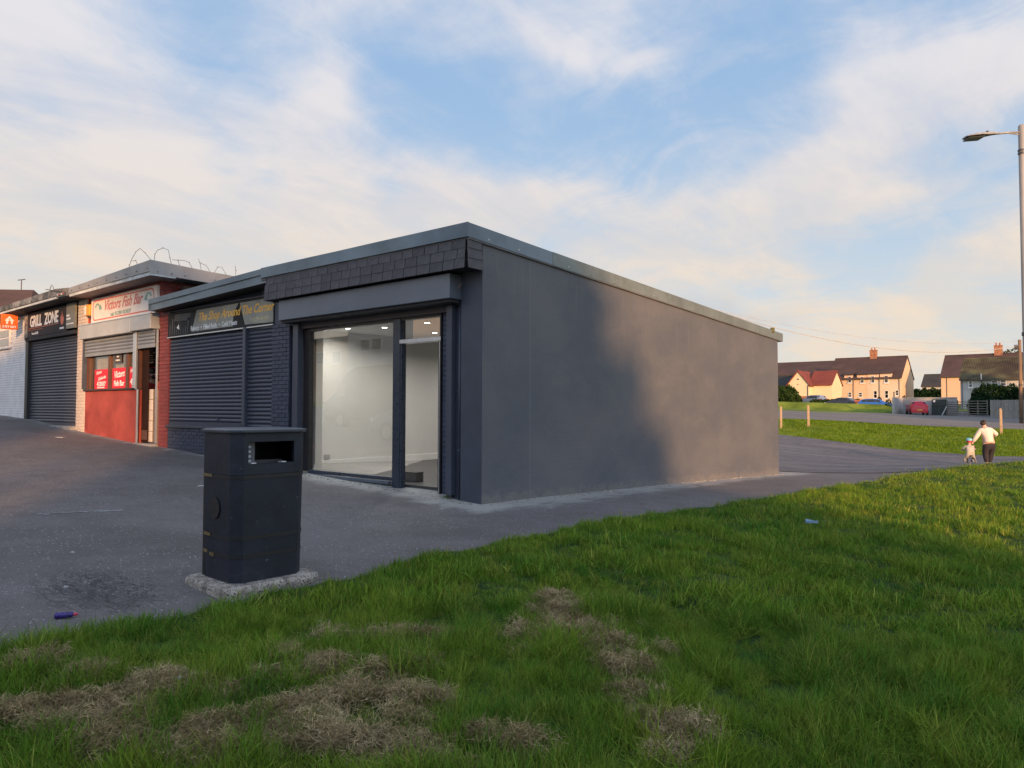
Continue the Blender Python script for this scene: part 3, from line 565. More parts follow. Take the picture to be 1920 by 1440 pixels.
# ================================================================== BAKERY SHOP (dark blue unit, shutters down)
bk = thing('bakery_shop', 'dark blue painted bakery unit with closed roller shutters beside the corner shop', 'shop', (-14, 7.53, .5))
bx('wall', -16.0, -11.93, 7.62, 7.85, 0, 3.9, MORTDK, bk)
bricks(bk, -15.98, -12.86, .42, 1.08, 7.56, BRICKDK)
bx('wall', -16.0, -12.86, 7.561, 7.62, .1, 1.085, MORTDK, bk)
bx('sill', -16.0, -12.84, 7.50, 7.58, 1.09, 1.14, STEELDK, bk, bevel=.005)
SHUT = M('navy_shutter', (.052, .062, .092), .42, .10, 2.0, metal=.2, rnd=.06)
shutter(bk, -15.97, -12.88, 1.14, 3.06, 7.58, SHUT)
shutter(bk, -12.78, -11.94, .42, 3.08, 7.58, SHUT)
bx('guide_rail', -12.88, -12.78, 7.50, 7.60, .44, 3.09, STEELDK, bk, bevel=.006)
MB().prism([(-12.90, 7.49, 1.05), (-12.86, 7.49, 1.20), (-12.86, 7.49, .50), (-12.90, 7.49, .45)], (0, .1, 0)).obj('guide_rail', STEELDK, bk)
bx('shutter_lock', -13.9, -13.82, 7.545, 7.57, 1.27, 1.31, STEELDK, bk, bevel=.004)
# roof edge, two tiers, falls slightly to the left
panel(-16.23, -11.75, 3.915, 4.045, 3.80, 3.935, 7.19, FASC, 'fascia_panel', bk)
panel(-16.22, -11.60, 3.80, 3.935, 3.655, 3.785, 7.215, FASC, 'fascia_panel', bk)
MB().hexa([(-16.22, 7.22, 3.66), (-11.6, 7.22, 3.79), (-11.6, 7.9, 3.79), (-16.22, 7.9, 3.66)], [(-16.22, 7.22, 3.70), (-11.6, 7.22, 3.83), (-11.6, 7.9, 3.83), (-16.22, 7.9, 3.70)]).obj('soffit', SOFF, bk)
MB().hexa([(-16.3, 7.215, 3.80), (-11.76, 7.215, 3.93), (-11.76, 19.5, 3.5), (-16.3, 19.5, 3.4)], [(-16.3, 7.215, 3.90), (-11.76, 7.215, 4.03), (-11.76, 19.5, 3.6), (-16.3, 19.5, 3.5)]).obj('roof', M('roof_felt_dark', (.07, .08, .09), .9, .2), bk)
MB().hexa([(-16.24, 7.19, 3.655), (-16.215, 7.19, 3.655), (-16.215, 8.5, 3.655), (-16.24, 8.5, 3.655)], [(-16.24, 7.19, 3.91), (-16.215, 7.19, 3.91), (-16.215, 8.5, 3.90), (-16.24, 8.5, 3.90)]).obj('fascia_panel', FASC, bk)
bx('back_wall', -16.5, -12.3, 19.2, 19.5, -.6, 3.4, WALLDK, bk)
# its sign
sg = thing('shop_sign', 'long dark bakery sign reading The Shop Around The Corner in gold script', 'sign', (-13.96, 7.53, 3.10))
SGB = M('sign_black_print', (.018, .02, .024), .5, spec=.12); SGG = M('sign_grey_beige_print', (.27, .275, .25), .5, .1, 1.5, spec=.15, col2=(.33, .32, .27))
GOLD = M('gold_lettering', (.90, .48, .06), .5); WHT = M('white_lettering', (.75, .76, .78), .5); CRM = M('cream_lettering', (.60, .52, .32), .5)
bx('board', -16.03, -11.87, 7.535, 7.57, 3.085, 3.60, SGB, sg)
flatpoly([(-14.95, 3.14), (-14.75, 3.585), (-13.1, 3.585), (-13.28, 3.40), (-13.3, 3.14)], 7.531, .003, SGG, sg, 'picture_panel')
flatpoly([(-12.85, 3.14), (-13.05, 3.585), (-11.88, 3.585), (-11.88, 3.12)], 7.531, .003, SGG, sg, 'picture_panel')
SG3 = M('sign_wheat_print', (.085, .09, .10), .5, spec=.12)
for k in range(9):
    x = -15.95+k*.10; h = .2+.12*math.sin(k*1.7)
    flatpoly([(x, 3.12), (x+.035, 3.12), (x+.05+.02*math.sin(k), 3.12+h), (x+.02, 3.2+h)], 7.531, .003, SG3, sg, 'wheat_ear')
flatpoly([(-15.75, 3.42), (-15.1, 3.40), (-14.98, 3.55), (-15.7, 3.57)], 7.531, .003, SG3, sg, 'picture_panel')
flatpoly([(-15.62, 3.27), (-15.52, 3.34), (-15.50, 3.22)], 7.530, .003, WHT, sg, 'picture_highlight')
bx('trim', -16.03, -11.87, 7.515, 7.57, 3.062, 3.084, SILV, sg); bx('trim', -16.03, -11.87, 7.52, 7.57, 3.601, 3.612, STEELDK, sg)
text('The Shop Around The Corner', .245, GOLD, sg, (-13.28, 7.530, 3.345), sx=.92, shear=.35, bold=.004)
text('Bakery  \u2022  Filled Rolls  \u2022  Cold Meats', .135, WHT, sg, (-14.06, 7.530, 3.165), sx=.93, bold=.003)
text('T: 01290 424929', .095, CRM, sg, (-12.35, 7.530, 3.185), sx=1.0, bold=.001)
bx('sign_strut', -16.0, -11.9, 7.47, 7.485, 3.62, 3.635, STEELDK, bk)

# ================================================================== FISH BAR
fb = thing('fish_bar_shop', 'red painted fish bar with half open grey shutters and wide grey roof edge', 'shop', (-18.5, 7.53, .75))
REDB = M('red_painted_brick', (.22, .045, .045), .6, .16, 3.0, bump=.5, bscale=60, rnd=.15, dirt=((.16, .05, .045), 8, .58, .6))
REDM = M('red_painted_joint', (.21, .036, .034), .75, .12)
REDW = M('red_painted_render', (.30, .048, .034), .6, .12, 1.5, bump=.25, bscale=20, col2=(.35, .062, .045), dirt=((.30, .05, .045), 3, .58, .5))
BROWNB = M('brown_brick', (.17, .075, .045), .8, .25, 4, bump=.5, rnd=.25)
PEAB = M('cream_painted_brick', (.62, .52, .44), .7, .12, 3, bump=.5, bscale=50, rnd=.06, dirt=((.20, .13, .10), 11, .62, .8))
PEAM = M('cream_painted_joint', (.54, .45, .38), .8, .12)
bx('wall', -16.44, -16.0, 7.56, 7.9, .2, 3.68, REDM, fb)
bricks(fb, -16.45, -16.0, .58, 3.66, 7.56, REDB, course=.083, L=.23)
bx('wall', -16.48, -16.46+.02, 7.55, 12, 3.4, 4.42, REDM, fb)
bricks(fb, 7.55, 8.5, 3.70, 4.42, -16.44, REDB, face='+X', course=.083)
bx('wall', -16.44, -16.435, 8.5, 10, 3.6, 4.42, CONC, fb)
bricks(fb, 8.5, 9.6, 3.95, 4.42, -16.435, BROWNB, face='+X', course=.083)
bx('wall', -20.5, -16.46, 7.58, 7.9, 3.28, 4.46, REDW, fb)
# red stall riser under the window
bx('stall_riser', -20.5, -17.47, 7.52, 7.75, .2, 1.945, REDW, fb, bevel=.004)
bx('stall_riser_patch', -20.42, -20.30, 7.508, 7.52, .95, 1.42, REDM, fb)
bx('sill', -20.52, -17.46, 7.46, 7.62, 1.95, 1.99, M('dark_sill', (.05, .035, .035), .6), fb, bevel=.004)
bx('shop_floor', -20.5, -16.1, 7.76, 12, .3, .72, CONC, fb)
bx('doorstep', -17.42, -16.52, 7.42, 7.78, .5, .70, CONC, fb, bevel=.01)
# shutters half up
GSH = M('grey_galvanised_shutter', (.27, .295, .32), .42, .08, 2, metal=.35, rnd=.04); GBX = M('grey_shutter_box', (.40, .43, .445), .5, .12, 1.2, metal=.1, dirt=((.18, .18, .18), 4, .6, .5))
bx('shutter_box', -20.56, -17.58, 7.36, 7.60, 3.29, 3.64, GBX, fb, bevel=.008); bx('shutter_box', -17.575, -16.50, 7.36, 7.60, 3.31, 3.64, GBX, fb, bevel=.008)
bx('trim', -20.6, -16.5, 7.35, 7.6, 3.642, 3.665, SILV, fb)
shutter(fb, -20.50, -17.60, 2.84, 3.30, 7.50, GSH, pitch=.085); shutter(fb, -17.40, -16.56, 2.90, 3.32, 7.50, GSH, pitch=.085)
bx('guide_rail', -17.60, -17.44, 7.46, 7.51, 1.95, 3.30, SILV, fb, bevel=.006); bx('guide_rail', -17.46, -17.40, 7.50, 7.53, .70, 1.95, SILV, fb, bevel=.005)
bx('guide_rail', -20.56, -20.49, 7.45, 7.55, 2.0, 3.3, STEELDK, fb); bx('guide_rail', -16.52, -16.47, 7.51, 7.54, .72, 3.3, SILV, fb)
# window
GL2 = glass('fish_bar_glass', k=1.1)
WBR = M('brown_window_frame', (.10, .045, .03), .5)
for a, b in ((-20.48, -20.36), (-19.22, -19.12), (-18.2, -18.08), (-17.62, -17.50)): bx('window_frame', a, b, 7.56, 7.64, 1.99, 3.3, WBR, fb)
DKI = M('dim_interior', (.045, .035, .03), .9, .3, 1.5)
for a, b in ((-20.36, -19.22), (-19.12, -18.2), (-18.08, -17.62)): bx('glass_pane', a, b, 7.60, 7.61, 1.99, 3.3, GL2, fb)
bx('interior_wall', -20.5, -16.1, 10.9, 11.0, .7, 4.3, M('fish_bar_back_wall', (.12, .085, .06), .8), fb)
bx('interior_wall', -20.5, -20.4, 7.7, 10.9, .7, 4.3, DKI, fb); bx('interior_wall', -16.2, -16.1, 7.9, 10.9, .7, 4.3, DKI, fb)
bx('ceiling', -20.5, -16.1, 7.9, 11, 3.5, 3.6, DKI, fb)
BLD = M('cream_blind', (.26, .20, .13), .8, .25, 6)
for k in range(8): bx('blind', -20.2+k*.12, -20.11+k*.12, 7.68, 7.69, 2.0, 2.95, BLD, fb)
for k in range(4): bx('blind', -19.05+k*.12, -18.96+k*.12, 7.68, 7.69, 2.0, 2.95, BLD, fb)
# doorway: dark door folded in, tiled counter, menu board, red panel
DBR = M('dark_brown_door', (.030, .014, .010), .8, .2, 3, spec=.1)
dd = bx('door', -17.40, -17.08, 7.60, 7.615, .72, 2.95, DBR, fb, bevel=.004)
bx('kick_plate', -17.37, -17.08, 7.59, 7.598, .78, 1.0, WBR, dd)
TIL = M('cream_tile', (.78, .68, .58), .35, .08, 2, rnd=.06)
bx('counter', -17.30, -16.92, 7.66, 8.6, .72, 1.95, M('tile_grout', (.22, .18, .15), .8), fb)
tm = MB().box(0, .33, -.012, 0, 0, .235).mesh('tile', TIL, bevel=.004)
for k in range(5): inst('tile', tm, (-17.28, 7.66, .735+k*.245), fb)
bx('menu_board', -19.6, -18.85, 8.6, 8.63, 2.62, 3.2, M('navy_menu', (.03, .04, .075), .4, .2, 12), fb)
for k in range(7): bx('menu_line', -19.35, -19.05+.05*math.sin(k*2), 8.594, 8.599, 2.70+k*.06, 2.72+k*.06, WHT, fb)
bx('red_panel', -19.7, -18.6, 8.64, 8.66, 1.75, 2.6, M('red_laminate', (.45, .03, .04), .4), fb)
# roof: broad metal edge, deep soffit
GRF = M('galvanised_grey_flashing', (.30, .295, .30), .5, .14, 1.5, metal=.3, bump=.15, bscale=3, dirt=((.14, .14, .14), 6, .55, .6))
GRL = M('pale_grey_drip_edge', (.50, .54, .56), .5, .2, 5, dirt=((.18, .2, .2), 9, .55, .7))
panel(-20.42, -15.84, 4.585, 4.725, 4.44, 4.475, 7.04, GRF, 'fascia_panel', fb)
panel(-20.41, -15.85, 4.435, 4.47, 4.365, 4.395, 7.06, GRL, 'fascia_panel', fb)
MB().hexa([(-15.86, 7.04, 4.43), (-15.835, 7.04, 4.43), (-15.835, 10.5, 4.35), (-15.86, 10.5, 4.35)], [(-15.86, 7.04, 4.725), (-15.835, 7.04, 4.725), (-15.835, 10.5, 4.56), (-15.86, 10.5, 4.56)]).obj('fascia_panel', GRF, fb)
bx('drip_batten', -15.89, -15.84, 7.06, 7.6, 4.39, 4.425, GRL, fb)
MB().hexa([(-20.4, 7.08, 4.37), (-15.87, 7.08, 4.41), (-15.87, 7.75, 4.41), (-20.4, 7.75, 4.37)], [(-20.4, 7.08, 4.42), (-15.87, 7.08, 4.46), (-15.87, 7.75, 4.46), (-20.4, 7.75, 4.42)]).obj('soffit', M('grey_soffit_board', (.30, .26, .25), .8, .2, 1.5), fb)
MB().hexa([(-20.4, 7.75, 4.37), (-15.87, 7.75, 4.41), (-15.87, 19, 4.2), (-20.4, 19, 4.2)], [(-20.4, 7.07, 4.57), (-15.87, 7.07, 4.70), (-15.87, 19, 4.4), (-20.4, 19, 4.4)]).obj('roof', M('roof_felt_grey', (.12, .12, .12), .9, .2), fb)
DOT = M('bolt_dark', (.05, .05, .05), .6)
for k in range(9):
    x = -20.2+k*.53; MB().lathe([(.001, 0), (.014, 0), (.014, .008), (.001, .009)], n=6).obj('bolt', DOT, fb).matrix_basis = Matrix.Translation((x, 7.035, 4.50+.006*k)) @ Matrix.Rotation(R(90), 4, 'X')
for y in (7.2, 7.5, 7.8, 8.5): MB().lathe([(.001, 0), (.014, 0), (.014, .008), (.001, .009)], n=6).obj('bolt', DOT, fb).matrix_basis = Matrix.Translation((-15.834, y, 4.48)) @ Matrix.Rotation(R(90), 4, 'Y')
# cream pillar
bx('pillar', -21.12, -20.53, 7.54, 7.9, .6, 4.38, PEAM, fb); bx('wall', -20.53, -20.5, 7.56, 7.9, .6, 4.4, REDW, fb)
bricks(fb, -21.13, -20.55, .86, 4.36, 7.54, PEAB, course=.083, L=.23)
# victors sign
vs = thing('shop_sign', 'white and pink sign reading Victors Fish Bar above the grey shutter box', 'sign', (-18.3, 7.45, 3.68))
SW = M('pink_white_sign', (.68, .60, .56), .45, .06, 1.5, col2=(.70, .66, .62)); SR = M('red_sign_line', (.62, .12, .10), .5); SGN = M('teal_fish', (.18, .36, .33), .5); PK = M('faded_red_lettering', (.55, .17, .17), .5)
bx('board', -20.12, -16.50, 7.475, 7.56, 3.68, 4.31, SW, vs, bevel=.004)
def ring(x0, x1, z0, z1, w, r, y, mat, par, name):
    def rr(x0, x1, z0, z1, r, n=5):
        P = []
        for cx, cz, a0 in ((x1-r, z1-r, 0), (x0+r, z1-r, 90), (x0+r, z0+r, 180), (x1-r, z0+r, 270)):
            for i in range(n+1): a = R(a0+90*i/n); P.append((cx+r*math.cos(a), y, cz+r*math.sin(a)))
        return P
    A = rr(x0, x1, z0, z1, r); B = rr(x0+w, x1-w, z0+w, z1-w, r-w*.5); n = len(A)
    MB().add(A+B, [(i, (i+1) % n, n+(i+1) % n, n+i) for i in range(n)]).obj(name, mat, par)
ring(-20.0, -16.6, 3.74, 4.26, .028, .12, 7.470, SR, vs, 'border_line')
def fish(xc, s):
    P = []
    for i in range(9):
        a = R(150-i*18) if s > 0 else R(30+i*18); P.append((xc+.17*math.cos(a)*1.0, 4.0+.20*math.sin(a)-.02))
    Q = [(xc+(x-xc)*.72, 4.0+(z-4.0)*.82-.01) for x, z in P[::-1]]
    flatpoly(P+Q, 7.468, .003, SGN, vs, 'fish'); x = P[-1][0]
    flatpoly([(x-.06, 4.02), (x+.10, 4.00), (x+.02, 4.14)], 7.467, .003, SGN, vs, 'fish_tail')
fish(-19.72, 1); fish(-16.86, -1)
text('Victors Fish Bar', .36, PK, vs, (-18.28, 7.470, 3.96), sx=.92, shear=.45, bold=.004)
text('tel: 01290 423037', .13, SGN, vs, (-18.35, 7.470, 3.79), sx=1.2, bold=.002)
# alarm box
al = thing('alarm_box', 'yellow and white burglar alarm box beside the cream pillar', 'alarm box', (-20.3, 7.56, 4.03))
bx('body', -20.42, -20.16, 7.44, 7.575, 3.90, 4.19, M('alarm_yellow', (.75, .33, .03), .4), al, bevel=.02)
bx('cover', -20.46, -20.36, 7.42, 7.575, 3.92, 4.17, M('alarm_white', (.65, .58, .60), .4), al, bevel=.02)
bx('strobe', -20.36, -20.22, 7.47, 7.57, 3.86, 3.90, DOT, al, bevel=.008)
# posters inside the window
PR = M('bright_red_poster', (.62, .012, .03), .45)
for k, (x0, x1) in enumerate([(-20.10, -19.25), (-19.03, -18.22), (-18.05, -17.64)]):
    p = thing('poster', ['bright red Home Deliveries poster, nearest the cream pillar', 'bright red Victors Fish Bar poster in the middle window pane', 'bright red Home Deliveries poster cut off by the shutter rail beside the door'][k], 'poster', ((x0+x1)/2, 7.575, 2.0), group='red posters in the fish bar window')
    bx('sheet', x0, x1, 7.585, 7.592, 2.0, 2.50, PR, p)
    xc = (x0+x1)/2
    if k == 1:
        text('Victors', .24, WHT, p, (xc, 7.583, 2.27), sx=.85, shear=.35, bold=.004, tilt=4); text('Fish Bar', .19, WHT, p, (xc, 7.583, 2.06), sx=.95, bold=.004)
    elif k == 0:
        text('Home', .13, WHT, p, (xc-.15, 7.583, 2.38), shear=.35, tilt=8, bold=.001); text('Deliveries', .125, WHT, p, (xc+.04, 7.583, 2.24), shear=.35, tilt=8, bold=.001, sx=.9)
        text('423037', .17, WHT, p, (xc, 7.583, 2.07), bold=.003, sx=1.05); text('FREE PARKING', .05, WHT, p, (xc, 7.583, 2.022), bold=.001) if False else bx('small_print', xc-.25, xc+.2, 7.582, 7.584, 2.02, 2.045, WHT, p)
    else:
        text('Home', .12, WHT, p, (xc, 7.583, 2.38), shear=.35, tilt=8, bold=.003); text('De', .13, WHT, p, (xc+.08, 7.583, 2.235), shear=.35, tilt=14, bold=.003)
        text('423', .19, WHT, p, (xc, 7.583, 2.085), bold=.008); bx('small_print', xc-.05, xc+.15, 7.582, 7.584, 2.02, 2.045, WHT, p)
p = thing('poster', 'small white notice high in the middle fish bar window pane', 'poster', (-18.7, 7.58, 2.65)); bx('sheet', -18.92, -18.5, 7.582, 7.59, 2.62, 2.86, M('dark_notice', (.06, .05, .05), .5), p)
text('FREE', .06, WHT, p, (-18.71, 7.58, 2.76)); text('PARKING', .06, WHT, p, (-18.71, 7.58, 2.67))
# barbed wire on the roof edge
BW = M('rusty_wire', (.16, .13, .12), .7, metal=.4)
bw = thing('barbed_wire', 'loose loops of barbed wire along the fish bar roof corner', 'barbed wire', (-15.9, 7.1, 4.7))
loops = [[(-17.05,7.1,4.56),(-17.03,7.1,4.75),(-16.95,7.12,4.9),(-16.75,7.12,5.03),(-16.55,7.12,5.08),(-16.3,7.12,4.95),(-15.95,7.12,4.72)],
         [(-16.95,7.12,4.85),(-16.75,7.12,4.83),(-16.62,7.12,4.70)],
         [(-15.84,7.12,4.72),(-15.84,7.13,4.85),(-15.84,7.18,4.95),(-15.84,7.30,5.02),(-15.84,7.42,5.0),(-15.84,7.46,4.82),(-15.84,7.50,4.68)],
         [(-15.86,7.52,4.80),(-15.86,7.65,4.81),(-15.86,7.78,4.83),(-15.86,7.9,4.8),(-15.86,8.02,4.62)],[(-15.86,7.65,4.8),(-15.86,7.7,4.66)],
         [(-15.86,8.12,4.92),(-15.86,8.15,4.83),(-15.86,8.3,4.8),(-15.86,8.42,4.64),(-15.86,8.5,4.66),(-15.86,8.58,4.80),(-15.86,8.68,4.82),(-15.86,8.82,4.62)],[(-15.86,8.16,4.82),(-15.86,8.2,4.6)],
         [(-15.86,9.02,4.90),(-15.86,9.04,4.78),(-15.86,9.02,4.58)],[(-15.86,9.2,4.62),(-15.86,9.35,4.70),(-15.86,9.6,4.56)]]
for lp in loops:
    MB().tube(lp, .0055, 5).obj('strand', BW, bw)
    for i in range(1, len(lp)):
        q = Vector(lp[i]); MB().tube([q+Vector((-.02, -.01, .02)), q, q+Vector((.02, .01, .018))], .004, 4).obj('barb', BW, bw) if i % 2 else None

# ================================================================== GRILL SHOP
gr = thing('grill_shop', 'grill takeaway unit with closed charcoal roller shutter left of the cream pillar', 'shop', (-23, 7.53, 1.05))
bx('wall', -25.1, -21.12, 7.66, 7.9, .6, 4.4, M('dark_grey_wall', (.05, .05, .055), .8), gr)
GSHB = M('charcoal_shutter', (.075, .078, .10), .45, .1, 2, metal=.2, rnd=.06)
shutter(gr, -24.80, -21.14, 1.03, 3.50, 7.60, GSHB, pitch=.082)
bx('guide_rail', -25.02, -24.80, 7.50, 7.62, 1.0, 3.52, M('black_post', (.025, .027, .03), .5), gr, bevel=.005)
bx('shutter_box', -24.9, -21.12, 7.45, 7.64, 3.50, 3.60, SOFF, gr)
bx('doorstep', -24.9, -21.1, 7.38, 7.66, .75, 1.03, CONC, gr, bevel=.01)
bx('padlock', -24.5, -24.42, 7.57, 7.59, 1.52, 1.58, DOT, gr)
DGF = M('dirty_dark_flashing', (.10, .105, .105), .6, .35, 1.8, metal=.2, col2=(.22, .22, .22), dirt=((.03, .03, .03), 4, .5, .8))
panel(-27.5, -21.30, 4.54, 4.66, 4.42, 4.47, 7.04, DGF, 'fascia_panel', gr); panel(-27.5, -21.25, 4.40, 4.46, 4.35, 4.40, 7.06, GRL, 'gutter_board', gr)
panel(-21.30, -20.42, 4.66, 4.60, 4.42, 4.40, 7.05, M('lead_grey', (.16, .16, .15), .7, .25, 4), 'fascia_panel', gr)
MB().hexa([(-27.5, 7.08, 4.34), (-20.42, 7.08, 4.38), (-20.42, 7.75, 4.38), (-27.5, 7.75, 4.34)], [(-27.5, 7.08, 4.39), (-20.42, 7.08, 4.43), (-20.42, 7.75, 4.43), (-27.5, 7.75, 4.39)]).obj('soffit', SOFF, gr)
MB().hexa([(-27.6, 7.75, 4.33), (-20.42, 7.75, 4.36), (-20.42, 19, 4.1), (-27.6, 19, 4.1)], [(-27.6, 7.07, 4.52), (-20.42, 7.07, 4.6), (-20.42, 19, 4.3), (-27.6, 19, 4.3)]).obj('roof', M('roof_felt_black', (.06, .06, .06), .9, .2), gr)
for k in range(9): MB().lathe([(.001, 0), (.022, 0), (.022, .01), (.001, .012)], n=6).obj('bolt', DOT, gr).matrix_basis = Matrix.Translation((-25.4+k*.46, 7.035, 4.475+.004*k)) @ Matrix.Rotation(R(90), 4, 'X')
bk_ = thing('cable_bracket', 'tangle of old cable insulators and bracket at the grill shop roof edge', 'bracket', (-20.75, 7.0, 4.5))
IR = M('reddish_insulator', (.28, .13, .12), .5)
for k in range(4): MB().lathe([(.02, 0), (.04, .015), (.02, .03), (.04, .045), (.02, .06)], (-20.95+k*.13, 6.97, 4.42+.02*math.sin(k*3)), 8).obj('insulator', [SILV, IR][k % 2], bk_)
MB().tube([(-21.9, 7.0, 4.70), (-21.4, 6.99, 4.62), (-20.9, 6.98, 4.56), (-20.5, 6.98, 4.50)], .012, 6).obj('cable', BW, bk_)
MB().tube([(-21.6, 7.0, 4.66), (-21.5, 7.0, 4.78)], .008, 5).obj('spike', BW, bk_); MB().tube([(-21.3, 7.0, 4.62), (-21.42, 7.0, 4.76)], .008, 5).obj('spike', BW, bk_)
gs = thing('shop_sign', 'black GRILL ZONE sign with white lettering and small flame above charcoal shutter', 'sign', (-23, 7.45, 3.65))
bx('board', -24.70, -21.74, 7.44, 7.50, 3.60, 4.32, M('sign_charcoal', (.035, .035, .042), .6, .1, spec=.12), gs, bevel=.003)
bx('side_panel', -25.0, -24.705, 7.45, 7.50, 3.55, 4.30, M('sign_photo_dark', (.07, .085, .085), .4, .5, 5, col2=(.25, .25, .24), spec=.12), gs)
bx('side_panel', -21.735, -21.13, 7.45, 7.50, 3.66, 4.34, M('sign_corrugated_grey', (.17, .175, .155), .5, .15, 6, aniso=(6, 1, 1)), gs)
OUT = M('letter_outline', (.012, .012, .015), .5); ORG = M('rust_line', (.28, .09, .06), .5)
text('GRILL', .45, WHT, gs, (-24.0, 7.436, 3.90), sx=.86, bold=.014, spacing=.95); text('ZONE', .45, WHT, gs, (-22.78, 7.436, 3.90), sx=.86, bold=.014, spacing=.95)
bx('stripe', -24.62, -22.2, 7.436, 7.44, 3.84, 3.865, ORG, gs); bx('stripe', -24.62, -23.4, 7.436, 7.44, 3.79, 3.805, ORG, gs)
text('Phone 01290', .10, WHT, gs, (-24.05, 7.436, 3.66), sx=1.0, bold=.002); text('GRILL ZONE', .09, WHT, gs, (-21.98, 7.436, 3.66), sx=.7, bold=.002) if False else bx('small_print', -22.15, -21.85, 7.436, 7.44, 3.68, 3.73, WHT, gs)
for z in (3.99, 3.90): bx('small_print', -21.70, -21.42-.08*(z > 3.95), 7.445, 7.45, z, z+.05, WHT, gs)
bx('small_print', -21.70, -21.2, 7.445, 7.45, 3.77, 3.80, WHT, gs)
FL = M('flame_print', (.45, .13, .08), .5)
flatpoly([(-22.03, 3.80), (-21.93, 3.80), (-21.86, 3.92), (-21.90, 4.05), (-21.95, 3.98), (-21.98, 4.18), (-22.04, 4.02), (-22.10, 4.06), (-22.11, 3.90)], 7.437, .003, FL, gs, 'flame')
# ================================================================== WHITE SHOP at the left end
ws = thing('white_brick_shop', 'white painted brick shop at the left end of the parade', 'shop', (-28, 7.53, 1.3))
WBK = M('white_painted_brick', (.78, .765, .77), .7, .08, 3, bump=.4, bscale=50, rnd=.05); WJ = M('white_painted_joint', (.42, .43, .48), .8)
bx('wall', -38, -25.03, 7.58, 7.9, .8, 4.36, WJ, ws)
bricks(ws, -31.9, -25.03, 1.12, 4.34, 7.58, WBK, stuff=True, skip=lambda x, z: -30.0 < x < -26.6 and 3.40 < z < 4.06)
bx('wall', -25.03, -25.0, 7.56, 7.9, .9, 4.33, WJ, ws)
bx('downpipe', -25.10, -25.03, 7.50, 7.56, 3.3, 4.33, M('cream_pipe', (.55, .52, .46), .5), ws)
for a, b in ((-28.4, -26.64),):
    wf = bx('window', a, b, 7.54, 7.58, 3.42, 4.04, M('white_upvc', (.70, .70, .72), .4), ws)
    bx('pane', a+.07, b-.07, 7.530, 7.539, 3.48, 3.72, M('net_curtain_glass', (.30, .31, .32), .2, .2, 9, aniso=(6, 1, 1)), wf); bx('pane', a+.07, b-.07, 7.530, 7.539, 3.76, 3.98, bpy.data.materials['net_curtain_glass'], wf)
bx('sill', -28.5, -26.58, 7.50, 7.58, 3.38, 3.418, WJ, ws)
panel(-38, -27.5, 4.40, 4.54, 4.28, 4.42, 7.04, DGF, 'fascia_panel', ws)
bx('soffit', -38, -27.5, 7.05, 7.75, 4.34, 4.39, SOFF, ws); bx('roof', -38, -27.6, 7.07, 19, 4.39, 4.45, bpy.data.materials['roof_felt_black'], ws)
je = thing('hanging_sign', 'square orange JUST EAT sign with white house symbol projecting from the wall', 'sign', (-25.3, 7.15, 3.86))
OR = M('orange_sign', (.75, .15, .03), .4)
bx('board', -25.33, -25.30, 6.93, 7.37, 3.87, 4.32, OR, je, bevel=.006)
bx('bracket', -25.33, -25.31, 7.37, 7.56, 4.2, 4.23, DOT, je)
def px_(pts, name, mat, x=-25.297): return MB().prism([(x, a, b) for a, b in pts], (-.003, 0, 0)).obj(name, mat, je)
px_([(7.03, 4.13), (7.15, 4.27), (7.27, 4.13), (7.235, 4.11), (7.235, 4.03), (7.19, 4.03), (7.18, 4.12), (7.12, 4.12), (7.11, 4.03), (7.065, 4.03), (7.065, 4.11)], 'house_symbol', WHT)
px_([(7.145, 4.02), (7.155, 4.02), (7.16, 4.20), (7.14, 4.20)], 'fork_symbol', OR, -25.293)
text('JUST EAT', .085, WHT, je, (-25.296, 7.15, 3.92), facing='+X', sx=1.0, bold=.004)
# man in the fish bar doorway is built further down

# ================================================================== GRASS
def blade_material(name, c0, c1, c2, trans=.25, patch=1.0):
    m = bpy.data.materials.new(name); m.use_nodes = True; t = NT(m.node_tree); m.node_tree.nodes.clear()
    r = t.n('ShaderNodeObjectInfo'); vc = t.n('ShaderNodeAttribute', attribute_name='bt').outputs['Fac']
    gp = t.n('ShaderNodeNewGeometry').outputs['Position']
    pn = t.noise(gp, 1.1, 5, .6)
    c = t.mix(t.ss(pn, .35, .65), c0, c1); c = t.mix(t.m('MULTIPLY', t.ss(r.outputs['Random'], .5, 1.0), .8), c, c2)
    rb = t.n('ShaderNodeAttribute', attribute_name='br').outputs['Fac']
    k = t.ss(rb, 0, 1, .6, 1.45); cc = t.n('ShaderNodeCombineColor', {0: k, 1: k, 2: t.m('MULTIPLY', k, .9)}).outputs[0]
    c = t.mix(1.0, c, cc, 'MULTIPLY')
    d = t.n('ShaderNodeBsdfDiffuse', {'Color': c}); tr = t.n('ShaderNodeBsdfTranslucent', {'Color': c}); g = t.n('ShaderNodeBsdfGlossy', {'Color': (.5, .5, .5, 1), 'Roughness': .45})
    a = t.n('ShaderNodeMixShader', {0: trans, 1: d.outputs[0], 2: tr.outputs[0]}); b = t.n('ShaderNodeMixShader', {0: .015, 1: a.outputs[0], 2: g.outputs[0]})
    t.t.links.new(b.outputs[0], t.n('ShaderNodeOutputMaterial').inputs[0]); return m
GRS = blade_material('grass_blades', (.076, .185, .022), (.155, .255, .026), (.29, .30, .06), .36)
STR = blade_material('dry_straw', (.27, .20, .11), (.42, .325, .20), (.14, .10, .055), .12)
